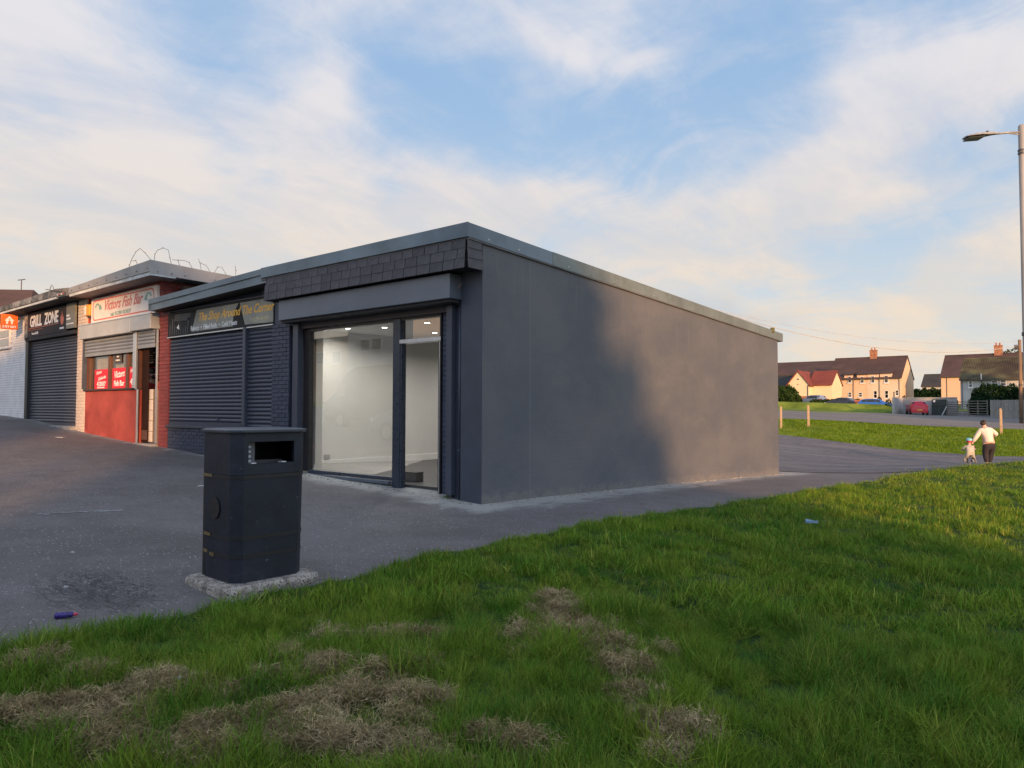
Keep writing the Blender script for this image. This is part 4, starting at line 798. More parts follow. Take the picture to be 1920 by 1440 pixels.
def tuft(name, n, rad, h, wd, mat, lean=.5, seg=3, flat=False, seed=0):
    g = np.random.default_rng(seed); V = []; F = []; BT = []; BR = []
    for i in range(n):
        a = g.uniform(0, 6.283); r = rad*math.sqrt(g.uniform(0, 1)); px, py = r*math.cos(a), r*math.sin(a)
        L = h*g.uniform(.5, 1.15); az = g.uniform(0, 6.283); ln = lean*g.uniform(.2, 1.5); w0 = wd*g.uniform(.6, 1.3)
        el = R(90)-ln*.35; pz = 0
        if flat: el = g.uniform(-.25, .32); pz = g.uniform(-.01, .05)*(1-r/rad)+.004; ln = g.uniform(-.9, .9)
        p = np.array([px, py, pz]); side = np.array([-math.sin(az), math.cos(az), 0]); br = g.uniform(0, 1); k = len(V)
        if flat: az2 = az
        for j in range(seg+1):
            u = j/seg; ww = w0*(1-u)**.6*.5
            if j < seg: V += [p-side*ww, p+side*ww]; BT += [u, u]; BR += [br, br]
            else: V += [p]; BT += [1]; BR += [br]
            e = el-ln*1.1*(u+.2); d = np.array([math.cos(az)*math.cos(e), math.sin(az)*math.cos(e), math.sin(e)])
            if flat: az += g.uniform(-.5, .5)
            p = p+d*L/seg
        for j in range(seg):
            a0 = k+2*j
            F.append((a0, a0+1, a0+3, a0+2) if j < seg-1 else (a0, a0+1, a0+2))
    me = bpy.data.meshes.new(name); me.from_pydata(V, [], F); me.materials.append(mat)
    for nm, arr in (('bt', BT), ('br', BR)): me.attributes.new(nm, 'FLOAT', 'POINT').data.foreach_set('value', arr)
    return bpy.data.objects.new(name, me)
def scatter(name, pts, rots, scl, protos, label, idx=None, smooth=None):
    col = bpy.data.collections.new(name+'_kinds')
    for p in protos: col.objects.link(p)
    me = bpy.data.meshes.new(name); me.from_pydata(pts.tolist(), [], [])
    me.attributes.new('rot', 'FLOAT_VECTOR', 'POINT').data.foreach_set('vector', np.asarray(rots, float).ravel())
    me.attributes.new('scl', 'FLOAT', 'POINT').data.foreach_set('value', np.asarray(scl, float))
    me.attributes.new('idx', 'INT', 'POINT').data.foreach_set('value', np.asarray(idx if idx is not None else rng.integers(0, len(protos), len(pts)), np.int32))
    o = bpy.data.objects.new(name, me); COL.objects.link(o)
    g = bpy.data.node_groups.new(name, 'GeometryNodeTree'); g.interface.new_socket('Geometry', in_out='INPUT', socket_type='NodeSocketGeometry'); g.interface.new_socket('Geometry', in_out='OUTPUT', socket_type='NodeSocketGeometry')
    t = NT(g); gi = t.n('NodeGroupInput'); go = t.n('NodeGroupOutput')
    ci = t.n('GeometryNodeCollectionInfo'); ci.inputs[0].default_value = col; ci.inputs['Separate Children'].default_value = True; ci.inputs['Reset Children'].default_value = True
    def at(nm, ty): a = t.n('GeometryNodeInputNamedAttribute', data_type=ty); a.inputs[0].default_value = nm; return a.outputs[0]
    ip = t.n('GeometryNodeInstanceOnPoints', {'Points': gi.outputs[0], 'Instance': ci.outputs[0], 'Pick Instance': True})
    g.links.new(at('idx', 'INT'), ip.inputs['Instance Index']); g.links.new(at('rot', 'FLOAT_VECTOR'), ip.inputs['Rotation']); g.links.new(at('scl', 'FLOAT'), ip.inputs['Scale'])
    g.links.new(ip.outputs[0], go.inputs[0]); md = o.modifiers.new('scatter', 'NODES'); md.node_group = g
    return tag(o, label, None, None, 'stuff')
def inview(x, y, m=6.0):  # keep grass only where this camera, or one a step aside, could look
    rx = x*.775+y*.632; fy = -x*.632+y*.775; return (fy > -1.0) & (np.abs(rx) < fy*.82+m*.35+1.2)
P_, R_, S_, I_ = [], [], [], []
def grassband(x0, x1, y0, y1, dens, dmin, dmax, s0, s1, kinds, edge=True, hay=True):
    n = int((x1-x0)*(y1-y0)*dens); x = rng.uniform(x0, x1, n); y = rng.uniform(y0, y1, n); d = np.hypot(x, y)
    k = (d >= dmin) & (d < dmax) & inview(x, y)
    ed = x-edge_x(y); k &= ed > (.02+.06*hnoise(x*4, y*5))
    if hay: k &= rng.uniform(0, 1, n) > np.clip((haymask(x, y)*.8+.26*hnoise(x, y, 4.5)+.20*hnoise(x+5, y-2, 11)-.36)*3.0, 0, .86)
    x, y = x[k], y[k]; z = ZA(np.c_[x, y])+.035+lawnfn(x, y)-.012
    P_.append(np.c_[x, y, z]); n = len(x)
    R_.append(np.c_[rng.normal(0, .15, n)+.55*hnoise(x+20, y-7, .9)+.25*hnoise(x, y, 3.3), rng.normal(0, .15, n)+.55*hnoise(y, x+11, .8)+.25*hnoise(y, x, 2.9), rng.uniform(0, 6.28, n)])
    hh = (.72+.42*hnoise(x, y, 2.2)+.25*hnoise(x+9, y+4, 5.3))*np.clip(.5+(x-edge_x(y))*2.2, .5, 1)
    S_.append(rng.uniform(s0, s1, n)*np.clip(hh, .35, 1.35)); I_.append(rng.choice(kinds, n))
protos = [tuft('grass_tuft', 28, .06, .185, .0044, GRS, 1.05, 4, seed=k) for k in range(4)]+[tuft('grass_tuft', 22, .10, .12, .0075, GRS, .8, 3, seed=10+k) for k in range(3)]+[tuft('grass_tuft', 26, .20, .10, .011, GRS, .7, 2, seed=20+k) for k in range(3)]
for p in protos[:1]: pass
grassband(-5.4, 5, 0.3, 7, 640, 0, 5.2, .75, 1.15, [0, 1, 2, 3])
grassband(-5.4, 9, 0, 10, 360, 5.2, 9, .8, 1.2, [4, 5, 6])
grassband(-5.4, 14, 4, 17, 170, 9, 15.5, .8, 1.15, [4, 5, 6])
grassband(-5.0, 22, 8, 29, 75, 15.5, 34, .7, 1.0, [7, 8, 9])
scatter('grass', np.vstack(P_), np.vstack(R_), np.concatenate(S_), protos, 'long uncut green grass of the front lawn', np.concatenate(I_))
# dried mowings
n = 60000; x = rng.uniform(-5.1, -.9, n); y = rng.uniform(.6, 4.9, n)
hm = haymask(x, y)*.8+.26*hnoise(x, y, 4.5)+.20*hnoise(x+5, y-2, 11)+.12*hnoise(x-3, y, 25); k = (haymask(x, y) > .12) & (hm > .38) & (rng.uniform(0, 1, n) < np.clip((hm-.26)*2.4, .14, 1)*.62); x, y = x[k], y[k]
z = ZA(np.c_[x, y])+.035+lawnfn(x, y)+rng.uniform(-.012, .022, len(x))*1.0+.012
hp = [tuft('straw_wisp', 46, .06, .050, .0030, STR, .8, 3, True, 50+k) for k in range(5)]
scatter('dried_mowings', np.c_[x, y, z], np.c_[rng.normal(0, .35, len(x)), rng.normal(0, .35, len(x)), rng.uniform(0, 6.28, len(x))], rng.uniform(.6, 1.25, len(x)), hp, 'brown dried grass cuttings lying in clumps on the lawn')
# verge between the yard and the far road
n = 9000; x = rng.uniform(-19, 6, n); y = rng.uniform(36, 52, n)
far = np.interp(x, [-15.3, -11.6, -7.7, -3.9, 8], [44.9, 43.0, 41.7, 40.0, 37.2]); nearr = np.interp(x, [-16.6, -12.4, -6.4, 2], [50.3, 51.0, 50.5, 49.8])
k = (y > far) & (y < nearr) & inview(x, y); x, y = x[k], y[k]; z = ZA(np.c_[x, y])-.02
vp = [tuft('verge_tuft', 24, .36, .13, .022, blade_material('verge_blades', (.11, .21, .014), (.15, .25, .018), (.20, .26, .03), .32) if k == 0 else bpy.data.materials['verge_blades'], .7, 2, seed=70+k) for k in range(3)]
scatter('verge_grass', np.c_[x, y, z], np.c_[x*0, x*0, rng.uniform(0, 6.28, len(x))], rng.uniform(.6, 1.1, len(x)), vp, 'short bright green grass of the verge across the yard')

# ================================================================== LITTER BIN
bn = thing('litter_bin', 'black square litter bin with side opening standing on a concrete block', 'litter bin', (-5.34, 3.22, .16), R(-2.5))
BINM = M('black_bin_plastic', (.017, .021, .033), .5, .2, 3.0, bump=.25, bscale=8, spec=.3, dirt=((.040, .046, .058), 5.5, .56, .7), speck=((.07, .075, .085), 22, .70))
BAND = M('black_band', (.010, .011, .014), .5); GOLDB = M('worn_gold_band', (.15, .105, .045), .5, .3, 20)
def oct_(x0, x1, y0, y1, c): return [(x0+c, y0), (x1-c, y0), (x1, y0+c), (x1, y1-c), (x1-c, y1), (x0+c, y1), (x0, y1-c), (x0, y0+c)]
BX0, BX1, BY0, BY1 = -.285, .262, -.285, .325
def loft(rings, mats, name, parent):
    mb = MB(); n = len(rings[0]); vs = [p for r in rings for p in r]; fs = [tuple(range(n))[::-1], tuple(range((len(rings)-1)*n, len(rings)*n))]
    for i in range(len(rings)-1):
        for j in range(n): fs.append((i*n+j, i*n+(j+1) % n, (i+1)*n+(j+1) % n, (i+1)*n+j))
    return mb.add(vs, fs)
def localobj(mb, name, mat, parent, **kw):
    o = bpy.data.objects.new(name, mb.mesh(name, mat, kw.get('smooth', False), kw.get('bevel', 0))); COL.objects.link(o); o.parent = parent; return o
def ringz(z, g=0.0, c=.075): return [(a, b, z) for a, b in oct_(BX0-g, BX1+g, BY0-g, BY1+g, c)]
localobj(loft([ringz(0), ringz(.02), ringz(.80, .008), ringz(.83, .012)], None, '', None), 'body', BINM, bn, bevel=.004)
# upper hood with real opening on the right-hand face (+X)
up = MB(); c = .075; g = .012
Z0, Z1 = .832, 1.155; o8 = oct_(BX0-g, BX1+g, BY0-g, BY1+g, c)
for i in range(8):
    a, b = o8[i], o8[(i+1) % 8]
    if i == 2:  # +X face, opening cut out
        ya, yb = a[1]+.035, b[1]-.055; za, zb = .915, 1.085; xx = a[0]
        P = [(xx, a[1], Z0), (xx, b[1], Z0), (xx, b[1], Z1), (xx, a[1], Z1)]; Q = [(xx, ya, za), (xx, yb, za), (xx, yb, zb), (xx, ya, zb)]; Qi = [(xx-.03, q[1], q[2]) for q in Q]
        up.add(P+Q+Qi, [(0, 1, 5, 4), (1, 2, 6, 5), (2, 3, 7, 6), (3, 0, 4, 7), (4, 5, 9, 8), (5, 6, 10, 9), (6, 7, 11, 10), (7, 4, 8, 11)])
    else: up.add([(a[0], a[1], Z0), (b[0], b[1], Z0), (b[0], b[1], Z1), (a[0], a[1], Z1)], [(0, 1, 2, 3)])
me = bpy.data.meshes.new('hood'); me.from_pydata(up.v, [], up.f); me.materials.append(BINM); o = bpy.data.objects.new('hood', me); COL.objects.link(o); o.parent = bn
localobj(loft([ringz(.834, -.02), ringz(.85, -.02)], None, '', None), 'liner_rim', BAND, bn)
localobj(MB().box(.06, .10, -.20, .20, .85, .93), 'liner', M('grey_inner_liner', (.05, .055, .065), .5), bn)
PST = M('white_notice_print', (.42, .45, .50), .6)
for k in range(4): localobj(MB().box(BX1-.052, BX1-.048, -.180, -.135, .925+k*.037, .943+k*.037), 'notice_line', PST, bn)
localobj(MB().box(BX1-.062, BX1-.054, -.21, -.10, .86, 1.13), 'side_notice', M('grey_notice', (.09, .10, .12), .5), bn)
localobj(loft([ringz(1.152, .03, .09), ringz(1.160, .036, .09), ringz(1.178, .036, .09), ringz(1.186, .0, .08)], None, '', None), 'lid', M('grey_black_lid', (.045, .052, .070), .38, .15, 3, bump=.2, bscale=8), bn, bevel=.003)
for z in (.80, .335, .195): localobj(loft([ringz(z, .0095*z/.8+.002), ringz(z+.028, .0095*z/.8+.002)], None, '', None), 'band', BAND, bn)
for z, x1 in ((.802, -.08), (.337, -.11), (.20, -.16)):
    localobj(MB().box(BX0+.06, x1, BY0-.0115*z/.8-.006, BY0-.002, z+.002, z+.026), 'gold_band', GOLDB, bn)
localobj(MB().box(-.12, -.05, BY0-.009, BY0-.002, .185, .212), 'gold_band', GOLDB, bn)
disc = MB().lathe([(.001, 0), (.085, 0), (.085, .004), (.001, .005)], n=28); o = localobj(disc, 'round_plate', BAND, bn, smooth=False); o.rotation_euler = (R(90), 0, 0); o.location = (-.04, BY0-.012, .565)
localobj(MB().box(BX0+.01, BX0+.05, BY0+.01, BY0+.03, 0, 1.15), 'corner_strip', BAND, bn)
for p in ((-.02, .14, .86), (.10, -.12, .86)): localobj(MB().box(.18+p[0]*0, .235, p[1]-.02, p[1]+.02, .905, .92), 'litter', WHT, bn)
AGG = M('exposed_aggregate', (.22, .19, .165), .9, .3, 14, bump=.45, bscale=70, col2=(.36, .32, .28), speck=((.05, .045, .045), 60, .58))
pb = thing('concrete_block', 'square exposed aggregate concrete block under the black litter bin', 'concrete block', (-5.34, 3.22, .05), R(-2.5))
mb = MB(); G8 = []
for z, gg in ((-.10, .07), (.085, .07), (.115, .055), (.120, -.02)): G8.append([(a, b, z) for a, b in oct_(BX0-gg-.02, BX1+gg+.02, BY0-gg-.03, BY1+gg+.03, .035)])
o = localobj(loft(G8, None, '', None), 'block', AGG, pb, bevel=.006)
# drinks bottle on the tarmac, small litter
bt = thing('plastic_bottle', 'small dark purple ribbed drinks bottle with a pink cap lying on the tarmac', 'bottle', (-5.43, 1.90, Z(-5.43, 1.9)+.024), R(58)); bt.scale = (.8, .8, .8)
PUR = M('purple_plastic', (.035, .018, .16), .25, .2, 8); 
prof = [(.001, -.075), (.022, -.075), (.026, -.068), (.027, -.05), (.022, -.042), (.027, -.034), (.027, -.016), (.021, -.008), (.027, 0), (.027, .018), (.021, .026), (.026, .034), (.024, .05), (.014, .062), (.012, .066)]
o = localobj(MB().lathe(prof, n=16), 'body', PUR, bt, smooth=True); o.rotation_euler = (0, R(90), 0)
o = localobj(MB().lathe([(.015, .064), (.015, .082), (.010, .086), (.008, .098), (.001, .099)], n=14), 'cap', M('pink_red_cap', (.5, .05, .09), .4), bt); o.rotation_euler = (0, R(90), 0)
def scrap(name, lab, cat, x, y, w_, l_, mat, rz, h=.006, zoff=.0):
    z = Z(x, y)+zoff; o = MB().hexa([(-w_, -l_, 0), (w_, -l_*.8, 0), (w_*.9, l_, 0), (-w_, l_*.9, 0)], [(-w_*.9, -l_, h), (w_, -l_*.7, h*1.6), (w_*.7, l_*.9, h), (-w_*.8, l_*.8, h*2.0)]).mesh(name, mat)
    o = bpy.data.objects.new(name, o); o.location = (x, y, z); o.rotation_euler = (0, 0, rz); COL.objects.link(o); return tag(o, lab, cat)
PAP = M('dirty_white_paper', (.42, .42, .42), .8)
scrap('paper_scrap', 'blue crumpled wrapper lying in the lawn grass', 'litter', -2.64, 8.78, .07, .035, M('blue_wrapper', (.10, .22, .34), .4), .5, .02, .13)
scrap('paper_scrap', 'pale paper scrap on the tarmac in front of the cream pillar', 'litter', -19.3, 6.55, .16, .05, PAP, .3)
scrap('paper_scrap', 'long flattened white scrap beside the litter bin', 'litter', -10.35, 5.5, .14, .03, PAP, 1.2)
scrap('paper_scrap', 'small white scrap alone on the open tarmac', 'litter', -7.35, 2.62, .02, .012, PAP, .2)
scrap('paper_scrap', 'tiny white scrap at the rim of the cracked hollow', 'litter', -6.22, 2.18, .016, .010, PAP, 1.3)
scrap('paper_scrap', 'white speck in the dried grass cuttings', 'litter', -3.62, 1.80, .012, .010, PAP, .7, .006, .11)
# stones & crumbs along the wall foot
CRU = M('mortar_crumb', (.30, .28, .25), .9, .2, 10, rnd=.3)
cm = [MB().hexa([(-.02, -.012, 0), (.018, -.014, 0), (.02, .012, 0), (-.015, .015, 0)], [(-.012, -.008, .012), (.012, -.01, .015), (.012, .008, .011), (-.01, .01, .014)]).mesh('crumb', CRU) for _ in range(1)]
gm = bpy.data.objects.new('crumb', cm[0]); pts = []
for i in range(420):
    if i % 3: y = random.uniform(7.4, 20); x = X0+abs(random.gauss(0, .12))+.015
    else: x = random.uniform(-11.2, -6.7); y = 7.45-abs(random.gauss(0, .10))
    pts.append((x, y, Z(x, y)+.0))
scatter('mortar_crumbs', np.array(pts), [(0, 0, random.uniform(0, 6)) for _ in pts], [random.uniform(.3, 1.1) for _ in pts], [gm], 'crumbs of mortar along the foot of the painted walls')
# weeds at the pier foot
wd = thing('weed', 'small green weeds growing at the foot of the doorway pier', 'weed', (-7.30, 7.48, Z(-7.3, 7.48)))
for k in range(16):
    a = random.uniform(0, 6.28); r = random.uniform(.02, .07); h = random.uniform(.03, .08)
    o = localobj(MB().add([(0, 0, 0), (r*math.cos(a)+.008, r*math.sin(a), h*.7), (r*1.5*math.cos(a), r*1.5*math.sin(a), h), (r*math.cos(a)-.008, r*math.sin(a)+.006, h*.7)], [(0, 1, 2, 3)]), 'leaf', GRS, wd); o.location = (random.uniform(-.08, .08), random.uniform(-.03, .02), 0)

# ================================================================== LAMP POST
lp = thing('street_lamp', 'tall galvanised street lamp with a flat LED head at the right edge', 'street lamp', (-1.25, 19.91, .05))
GAL = M('galvanised_steel', (.30, .29, .28), .55, .18, 3, metal=.3, aniso=(3, 3, .3)); LED = M('dark_lens', (.035, .045, .045), .25)
MB().tube([(-1.25, 19.91, -.1), (-1.25, 19.91, 1.3), (-1.25, 19.91, 1.34), (-1.25, 19.91, 8.0), (-1.25, 19.91, 8.03)], [.08, .08, .07, .066, .045], 16).obj('pole', GAL, lp, smooth=True)
for z in (7.35, 7.42): MB().tube([(-1.25, 19.91, z), (-1.25, 19.91, z+.04)], .082, 16).obj('collar', STEELDK, lp)
MB().tube([(-1.25, 19.91, 3.2), (-1.25, 19.91, 3.28)], .084, 16).obj('collar', STEELDK, lp)
U_ = Vector((-.632, -.775, 0)).normalized(); 
B = Vector((-1.25, 19.91, 7.86)); Dv = Vector((-.775, -.632, 0)).normalized()
MB().tube([B, B+Dv*.30+Vector((0, 0, -.01)), B+Dv*.62+Vector((0, 0, -.045))], .022, 10).obj('arm', GAL, lp, smooth=True)
MB().tube([B+Vector((0, 0, -.07)), B+Dv*.32+Vector((0, 0, -.02))], .013, 8).obj('brace', GAL, lp)
hd = MB(); Nv = Vector((0, 0, 1)).cross(Dv); secs = [(.56, .035, .03, -.035), (.66, .06, .045, -.04), (.80, .10, .05, -.06), (.98, .15, .045, -.08), (1.22, .15, .03, -.115), (1.30, .11, .02, -.125)]
vs = []
for s, hw, hh, z in secs:
    c0 = B+Dv*s+Vector((0, 0, z))
    for sx, sz in ((-1, -.4), (-.8, .7), (0, 1), (.8, .7), (1, -.4), (0, -.6)): vs.append(tuple(c0+Nv*hw*sx+Vector((0, 0, hh*sz))))
fs = [tuple(range(6))[::-1], tuple(range(30, 36))]+[(i*6+j, i*6+(j+1) % 6, i*6+6+(j+1) % 6, i*6+6+j) for i in range(5) for j in range(6)]
hd.add(vs, fs).obj('lamp_head', GAL, lp, bevel=.004)
q = [B+Dv*.92+Vector((0, 0, -.125)), B+Dv*1.27+Vector((0, 0, -.155))]
MB().hexa([tuple(q[0]-Nv*.13-Vector((0,0,.03))), tuple(q[0]+Nv*.13-Vector((0,0,.03))), tuple(q[1]+Nv*.12-Vector((0,0,.03))), tuple(q[1]-Nv*.12-Vector((0,0,.03)))], [tuple(q[0]-Nv*.14), tuple(q[0]+Nv*.14), tuple(q[1]+Nv*.13), tuple(q[1]-Nv*.13)]).obj('lens', LED, lp, bevel=.006)
MB().lathe([(.02, 0), (.03, .02), (.03, .045), (.001, .05)], tuple(B+Dv*.78+Vector((0, 0, -.02))), 10).obj('photocell', LED, lp)

# ================================================================== FOLIAGE
LEAF = {}
def leafmat(name, c0, c1, tr=.2):
    m = bpy.data.materials.new(name); m.use_nodes = True; t = NT(m.node_tree); m.node_tree.nodes.clear()
    gp = t.n('ShaderNodeNewGeometry'); pn = t.noise(gp.outputs['Position'], .9, 4, .6); rr = gp.outputs['Random Per Island']
    c = t.mix(t.ss(t.m('ADD', t.m('MULTIPLY', pn, .5), t.m('MULTIPLY', rr, .5)), .25, .75), c0, c1)
    d = t.n('ShaderNodeBsdfDiffuse', {'Color': c}); tl = t.n('ShaderNodeBsdfTranslucent', {'Color': c}); a = t.n('ShaderNodeMixShader', {0: tr, 1: d.outputs[0], 2: tl.outputs[0]})
    t.t.links.new(a.outputs[0], t.n('ShaderNodeOutputMaterial').inputs[0]); return m
LG = leafmat('hedge_leaves', (.022, .045, .014), (.055, .095, .028)); LD = leafmat('dark_evergreen_leaves', (.010, .028, .014), (.028, .055, .024)); LO = leafmat('olive_leaves', (.05, .06, .015), (.10, .10, .03))
def leaves(name, blobs, n, size, mat, parent=None, seed=0, shell=.55):
    g = np.random.default_rng(seed); B_ = np.array(blobs, float); vol = B_[:, 3]*B_[:, 4]*B_[:, 5]; pick = g.choice(len(B_), n, p=vol**.7/(vol**.7).sum())
    d = g.normal(size=(n, 3)); d /= np.linalg.norm(d, axis=1)[:, None]; r = g.uniform(shell, 1, n)**.5
    r *= 1+.16*np.sin(d[:, 0]*7+pick)*np.sin(d[:, 2]*6+d[:, 1]*5+pick*2)
    c = B_[pick, :3]+d*r[:, None]*B_[pick, 3:6]; c[:, 2] = np.maximum(c[:, 2], B_[:, 2].min()-B_[:, 5].max()*.9)
    u = g.normal(size=(n, 3)); u /= np.linalg.norm(u, axis=1)[:, None]; v = np.cross(u, g.normal(size=(n, 3))); v /= np.linalg.norm(v, axis=1)[:, None]
    s = size*g.uniform(.5, 1.3, n)[:, None]
    V = np.stack([c-u*s, c+v*s*.55, c+u*s, c-v*s*.55], 1).reshape(-1, 3); F = np.arange(n*4).reshape(-1, 4)
    me = bpy.data.meshes.new(name); me.from_pydata(V.tolist(), [], F.tolist()); me.materials.append(mat)
    o = bpy.data.objects.new(name, me); link(o, parent); return o
BARK = M('bark', (.06, .045, .035), .9, .25, 6, bump=.8, bscale=20)
def tree(name, label, cat, x, y, trunk_h, blobs, n, size, mat, seed=0, group=None, tr=.22):
    zg = Z(x, y); t = thing(name, label, cat, (x, y, zg), group=group)
    tb = MB().tube([(x, y, zg-.2), (x+.05, y, zg+trunk_h*.5), (x, y, zg+trunk_h)], [tr, tr*.8, tr*.5], 8)
    tb.obj('trunk', BARK, t)
    for i, b in enumerate(blobs[:6]): MB().tube([(x, y, zg+trunk_h*.7), ((x+b[0])/2, (y+b[1])/2, (zg+trunk_h+b[2])/2), (b[0], b[1], b[2])], [tr*.5, tr*.3, tr*.1], 6).obj('limb', BARK, t)
    leaves('crown', blobs, n, size, mat, t, seed); return t
def bush(name, label, cat, blobs, n, size, mat, seed=0, group=None):
    x, y = blobs[0][0], blobs[0][1]; t = thing(name, label, cat, (x, y, Z(x, y)), group=group); zg = Z(x, y)
    for b in blobs[:4]: MB().tube([(b[0], b[1], Z(b[0], b[1])-.1), (b[0], b[1], b[2]+b[5]*.3)], [.08, .02], 6).obj('stem', BARK, t)
    leaves('foliage', blobs, n, size, mat, t, seed); return t

# ================================================================== HOUSES
PEACH = M('peach_render', (.60, .42, .29), .85, .05, .5); PINK = M('pale_pink_render', (.58, .46, .36), .85, .06, .5); GRYW = M('pale_grey_render', (.42, .42, .44), .85, .10, .6)
CREAM = M('cream_render', (.62, .52, .36), .85, .05, .5)
RBR = M('brown_tiles', (.060, .034, .030), .85, .25, .35, bump=.6, bscale=5, aniso=(1, 1, 2)); RRD = M('red_tiles', (.17, .036, .024), .85, .2, .4, bump=.6, bscale=5); RMO = M('mossy_tiles', (.075, .050, .032), .9, .35, .5, col2=(.09, .085, .04), bump=.6, bscale=5); RDK = M('dark_grey_tiles', (.030, .030, .032), .9, .2, .5)
UPVC = M('white_window_frame', (.72, .72, .74), .5); PANE = M('dark_window_pane', (.05, .06, .075), .12, .3, 1.0); PIPE = M('dark_pipe', (.06, .05, .05), .6); CHB = M('chimney_brick', (.30, .14, .08), .9, .3, 3, bump=.6); POT = M('clay_pot', (.36, .14, .07), .8)
def window(parent, x0, x1, z0, z1, y, sill=True):
    f = MB(); t_ = .07
    for a in ((x0, x1, z0, z0+t_), (x0, x1, z1-t_, z1), (x0, x0+t_, z0, z1), (x1-t_, x1, z0, z1), (x0, x1, (z0+z1)/2-.03, (z0+z1)/2+.03)): f.box(a[0], a[1], y-.05, y+.03, a[2], a[3])
    w_ = bx('window', x0, x1, y-.03, y+.02, z0, z1, PANE, parent)
    for nm, a in (('frame', (x0, x1, z0, z0+t_)), ('frame', (x0, x1, z1-t_, z1)), ('frame', (x0, x0+t_, z0+t_, z1-t_)), ('frame', (x1-t_, x1, z0+t_, z1-t_)), ('frame', (x0+t_, x1-t_, (z0+z1)/2-.03, (z0+z1)/2+.03))):
        bx(nm, a[0], a[1], y-.06, y-.031, a[2], a[3], UPVC, w_)
    if sill: bx('sill', x0-.1, x1+.1, y-.12, y-.001, z0-.12, z0-.01, UPVC, w_)
    return w_
def gable_house(name, label, x0, x1, y0, y1, zg, ze, zr, wmat, rmat, wins=(), chim=(), pipes=(), over=.25, group=None, back=None):
    h = thing(name, label, 'house', ((x0+x1)/2, (y0+y1)/2, zg), group=group); ym = (y0+y1)/2
    MB().prism([(x0, y0, zg-1.2), (x0, y1, zg-1.2), (x0, y1, ze), (x0, ym, zr-.15), (x0, y0, ze)], (x1-x0, 0, 0)).obj('wall', wmat, h)
    k = (zr-ze)/(ym-y0); th = .14
    for s, ya in ((1, y0), (-1, y1)):
        yo = ya-s*over; zo = ze-over*k+.05
        MB().prism([(x0-.12, yo, zo), (x0-.12, ym, zr), (x0-.12, ym, zr+th), (x0-.12, yo, zo+th)], (x1-x0+.24, 0, 0)).obj('roof', rmat, h)
    MB().tube([(x0-.1, ym, zr+th), (x1+.1, ym, zr+th)], .09, 6).obj('ridge_tile', rmat, h)
    bx('gutter', x0-.1, x1+.1, y0-over-.12, y0-over, ze-over*k-.02, ze-over*k+.10, PIPE, h)
    for a in wins: window(h, *a, y0)
    for x, ya, zt in pipes: MB().tube([(x, ya, zg-.3), (x, ya, zt)], .045, 6).obj('downpipe', PIPE, h)
    for x_, w_, zt in chim:
        c = bx('chimney', x_-w_/2, x_+w_/2, ym-.45, ym+.45, zr-.6, zt, CHB, h); bx('chimney_cap', x_-w_/2-.06, x_+w_/2+.06, ym-.5, ym+.5, zt+.002, zt+.12, CHB, c)
        for dx in (-.25, .2): MB().lathe([(.13, .12), (.11, .5), (.13, .52), (.10, .56)], (x_+dx*w_, ym, zt), 8).obj('chimney_pot', POT, c)
    return h
ph = gable_house('peach_house', 'long peach rendered house with four upper windows breaking the brown tiled eaves', -37.8, -26.0, 136.5, 147.0, 2.7, 7.15, 11.0, PEACH, RBR,
    wins=[(-34.44, -33.84, 6.38, 7.56), (-32.39, -31.8, 6.3, 7.45), (-30.71, -30.09, 6.3, 7.52), (-28.6, -27.96, 6.25, 7.55), (-36.08, -35.6, 4.1, 4.65), (-34.48, -33.87, 3.85, 4.75), (-32.73, -32.13, 3.85, 4.7), (-30.32, -29.75, 3.65, 4.95), (-28.56, -27.99, 3.65, 4.95), (-26.9, -26.43, 4.05, 5.0)],
    chim=[(-31.4, 1.1, 12.3)], pipes=[(-37.5, 136.4, 7.0), (-33.5, 136.35, 7.0), (-29.35, 136.35, 7.0), (-26.3, 136.4, 7.0)])
for a, b, z in ((-35.06, -33.66, 7.75), (-32.95, -31.40, 7.75), (-31.30, -29.45, 7.80), (-29.27, -27.45, 7.85)):
    bx('dormer_wall', a, b, 136.44, 137.7, 6.9, z, PEACH if a < -31.35 else PINK, ph)
    MB().prism([(a-.1, 136.2, z), (a-.1, 138.6, z+.75), (a-.1, 138.6, z+.88), (a-.1, 136.2, z+.12)], (b-a+.2, 0, 0)).obj('dormer_roof', RBR, ph)
bx('front_wall_paint', -31.33, -26.0, 136.47, 136.50, 2.0, 7.1, PINK, ph)
for x0, x1, z0, z1 in [(-34.44, -33.84, 6.38, 7.56), (-32.39, -31.8, 6.3, 7.45), (-30.71, -30.09, 6.3, 7.52), (-28.6, -27.96, 6.25, 7.55)]: window(ph, x0, x1, z0, z1, 136.42)
oh = gable_house('orange_house', 'peach orange house with brown roof partly hidden behind the white house', -19.9, -8, 135, 145, 2.7, 7.1, 10.65, PEACH, RBR, chim=[(-12.5, 1.1, 12.0)], pipes=[(-19.1, 134.95, 7)], wins=[(-16.2, -15.4, 4.2, 5.4)])
wh = gable_house('white_house', 'low white rendered house with a ribbed mossy brown roof', -14.1, -3.0, 110.5, 118.7, 1.9, 5.62, 8.4, GRYW, RMO, wins=[(-13.18, -12.72, 4.55, 5.42), (-10.73, -10.0, 4.70, 5.43), (-9.76, -9.1, 4.70, 5.48), (-9.40, -9.0, 3.75, 4.45)], pipes=[(-13.9, 110.4, 5.5), (-11.75, 110.4, 5.5)])
rb = MB()
for i in range(58):
    x = -14.1+i*.19; rb.prism([(x, 110.30, 5.60), (x+.08, 110.30, 5.60), (x+.08, 114.55, 8.47), (x, 114.55, 8.47)], (0, -.02, .09))
rb.obj('tile_rib', RMO, wh, kind='stuff')
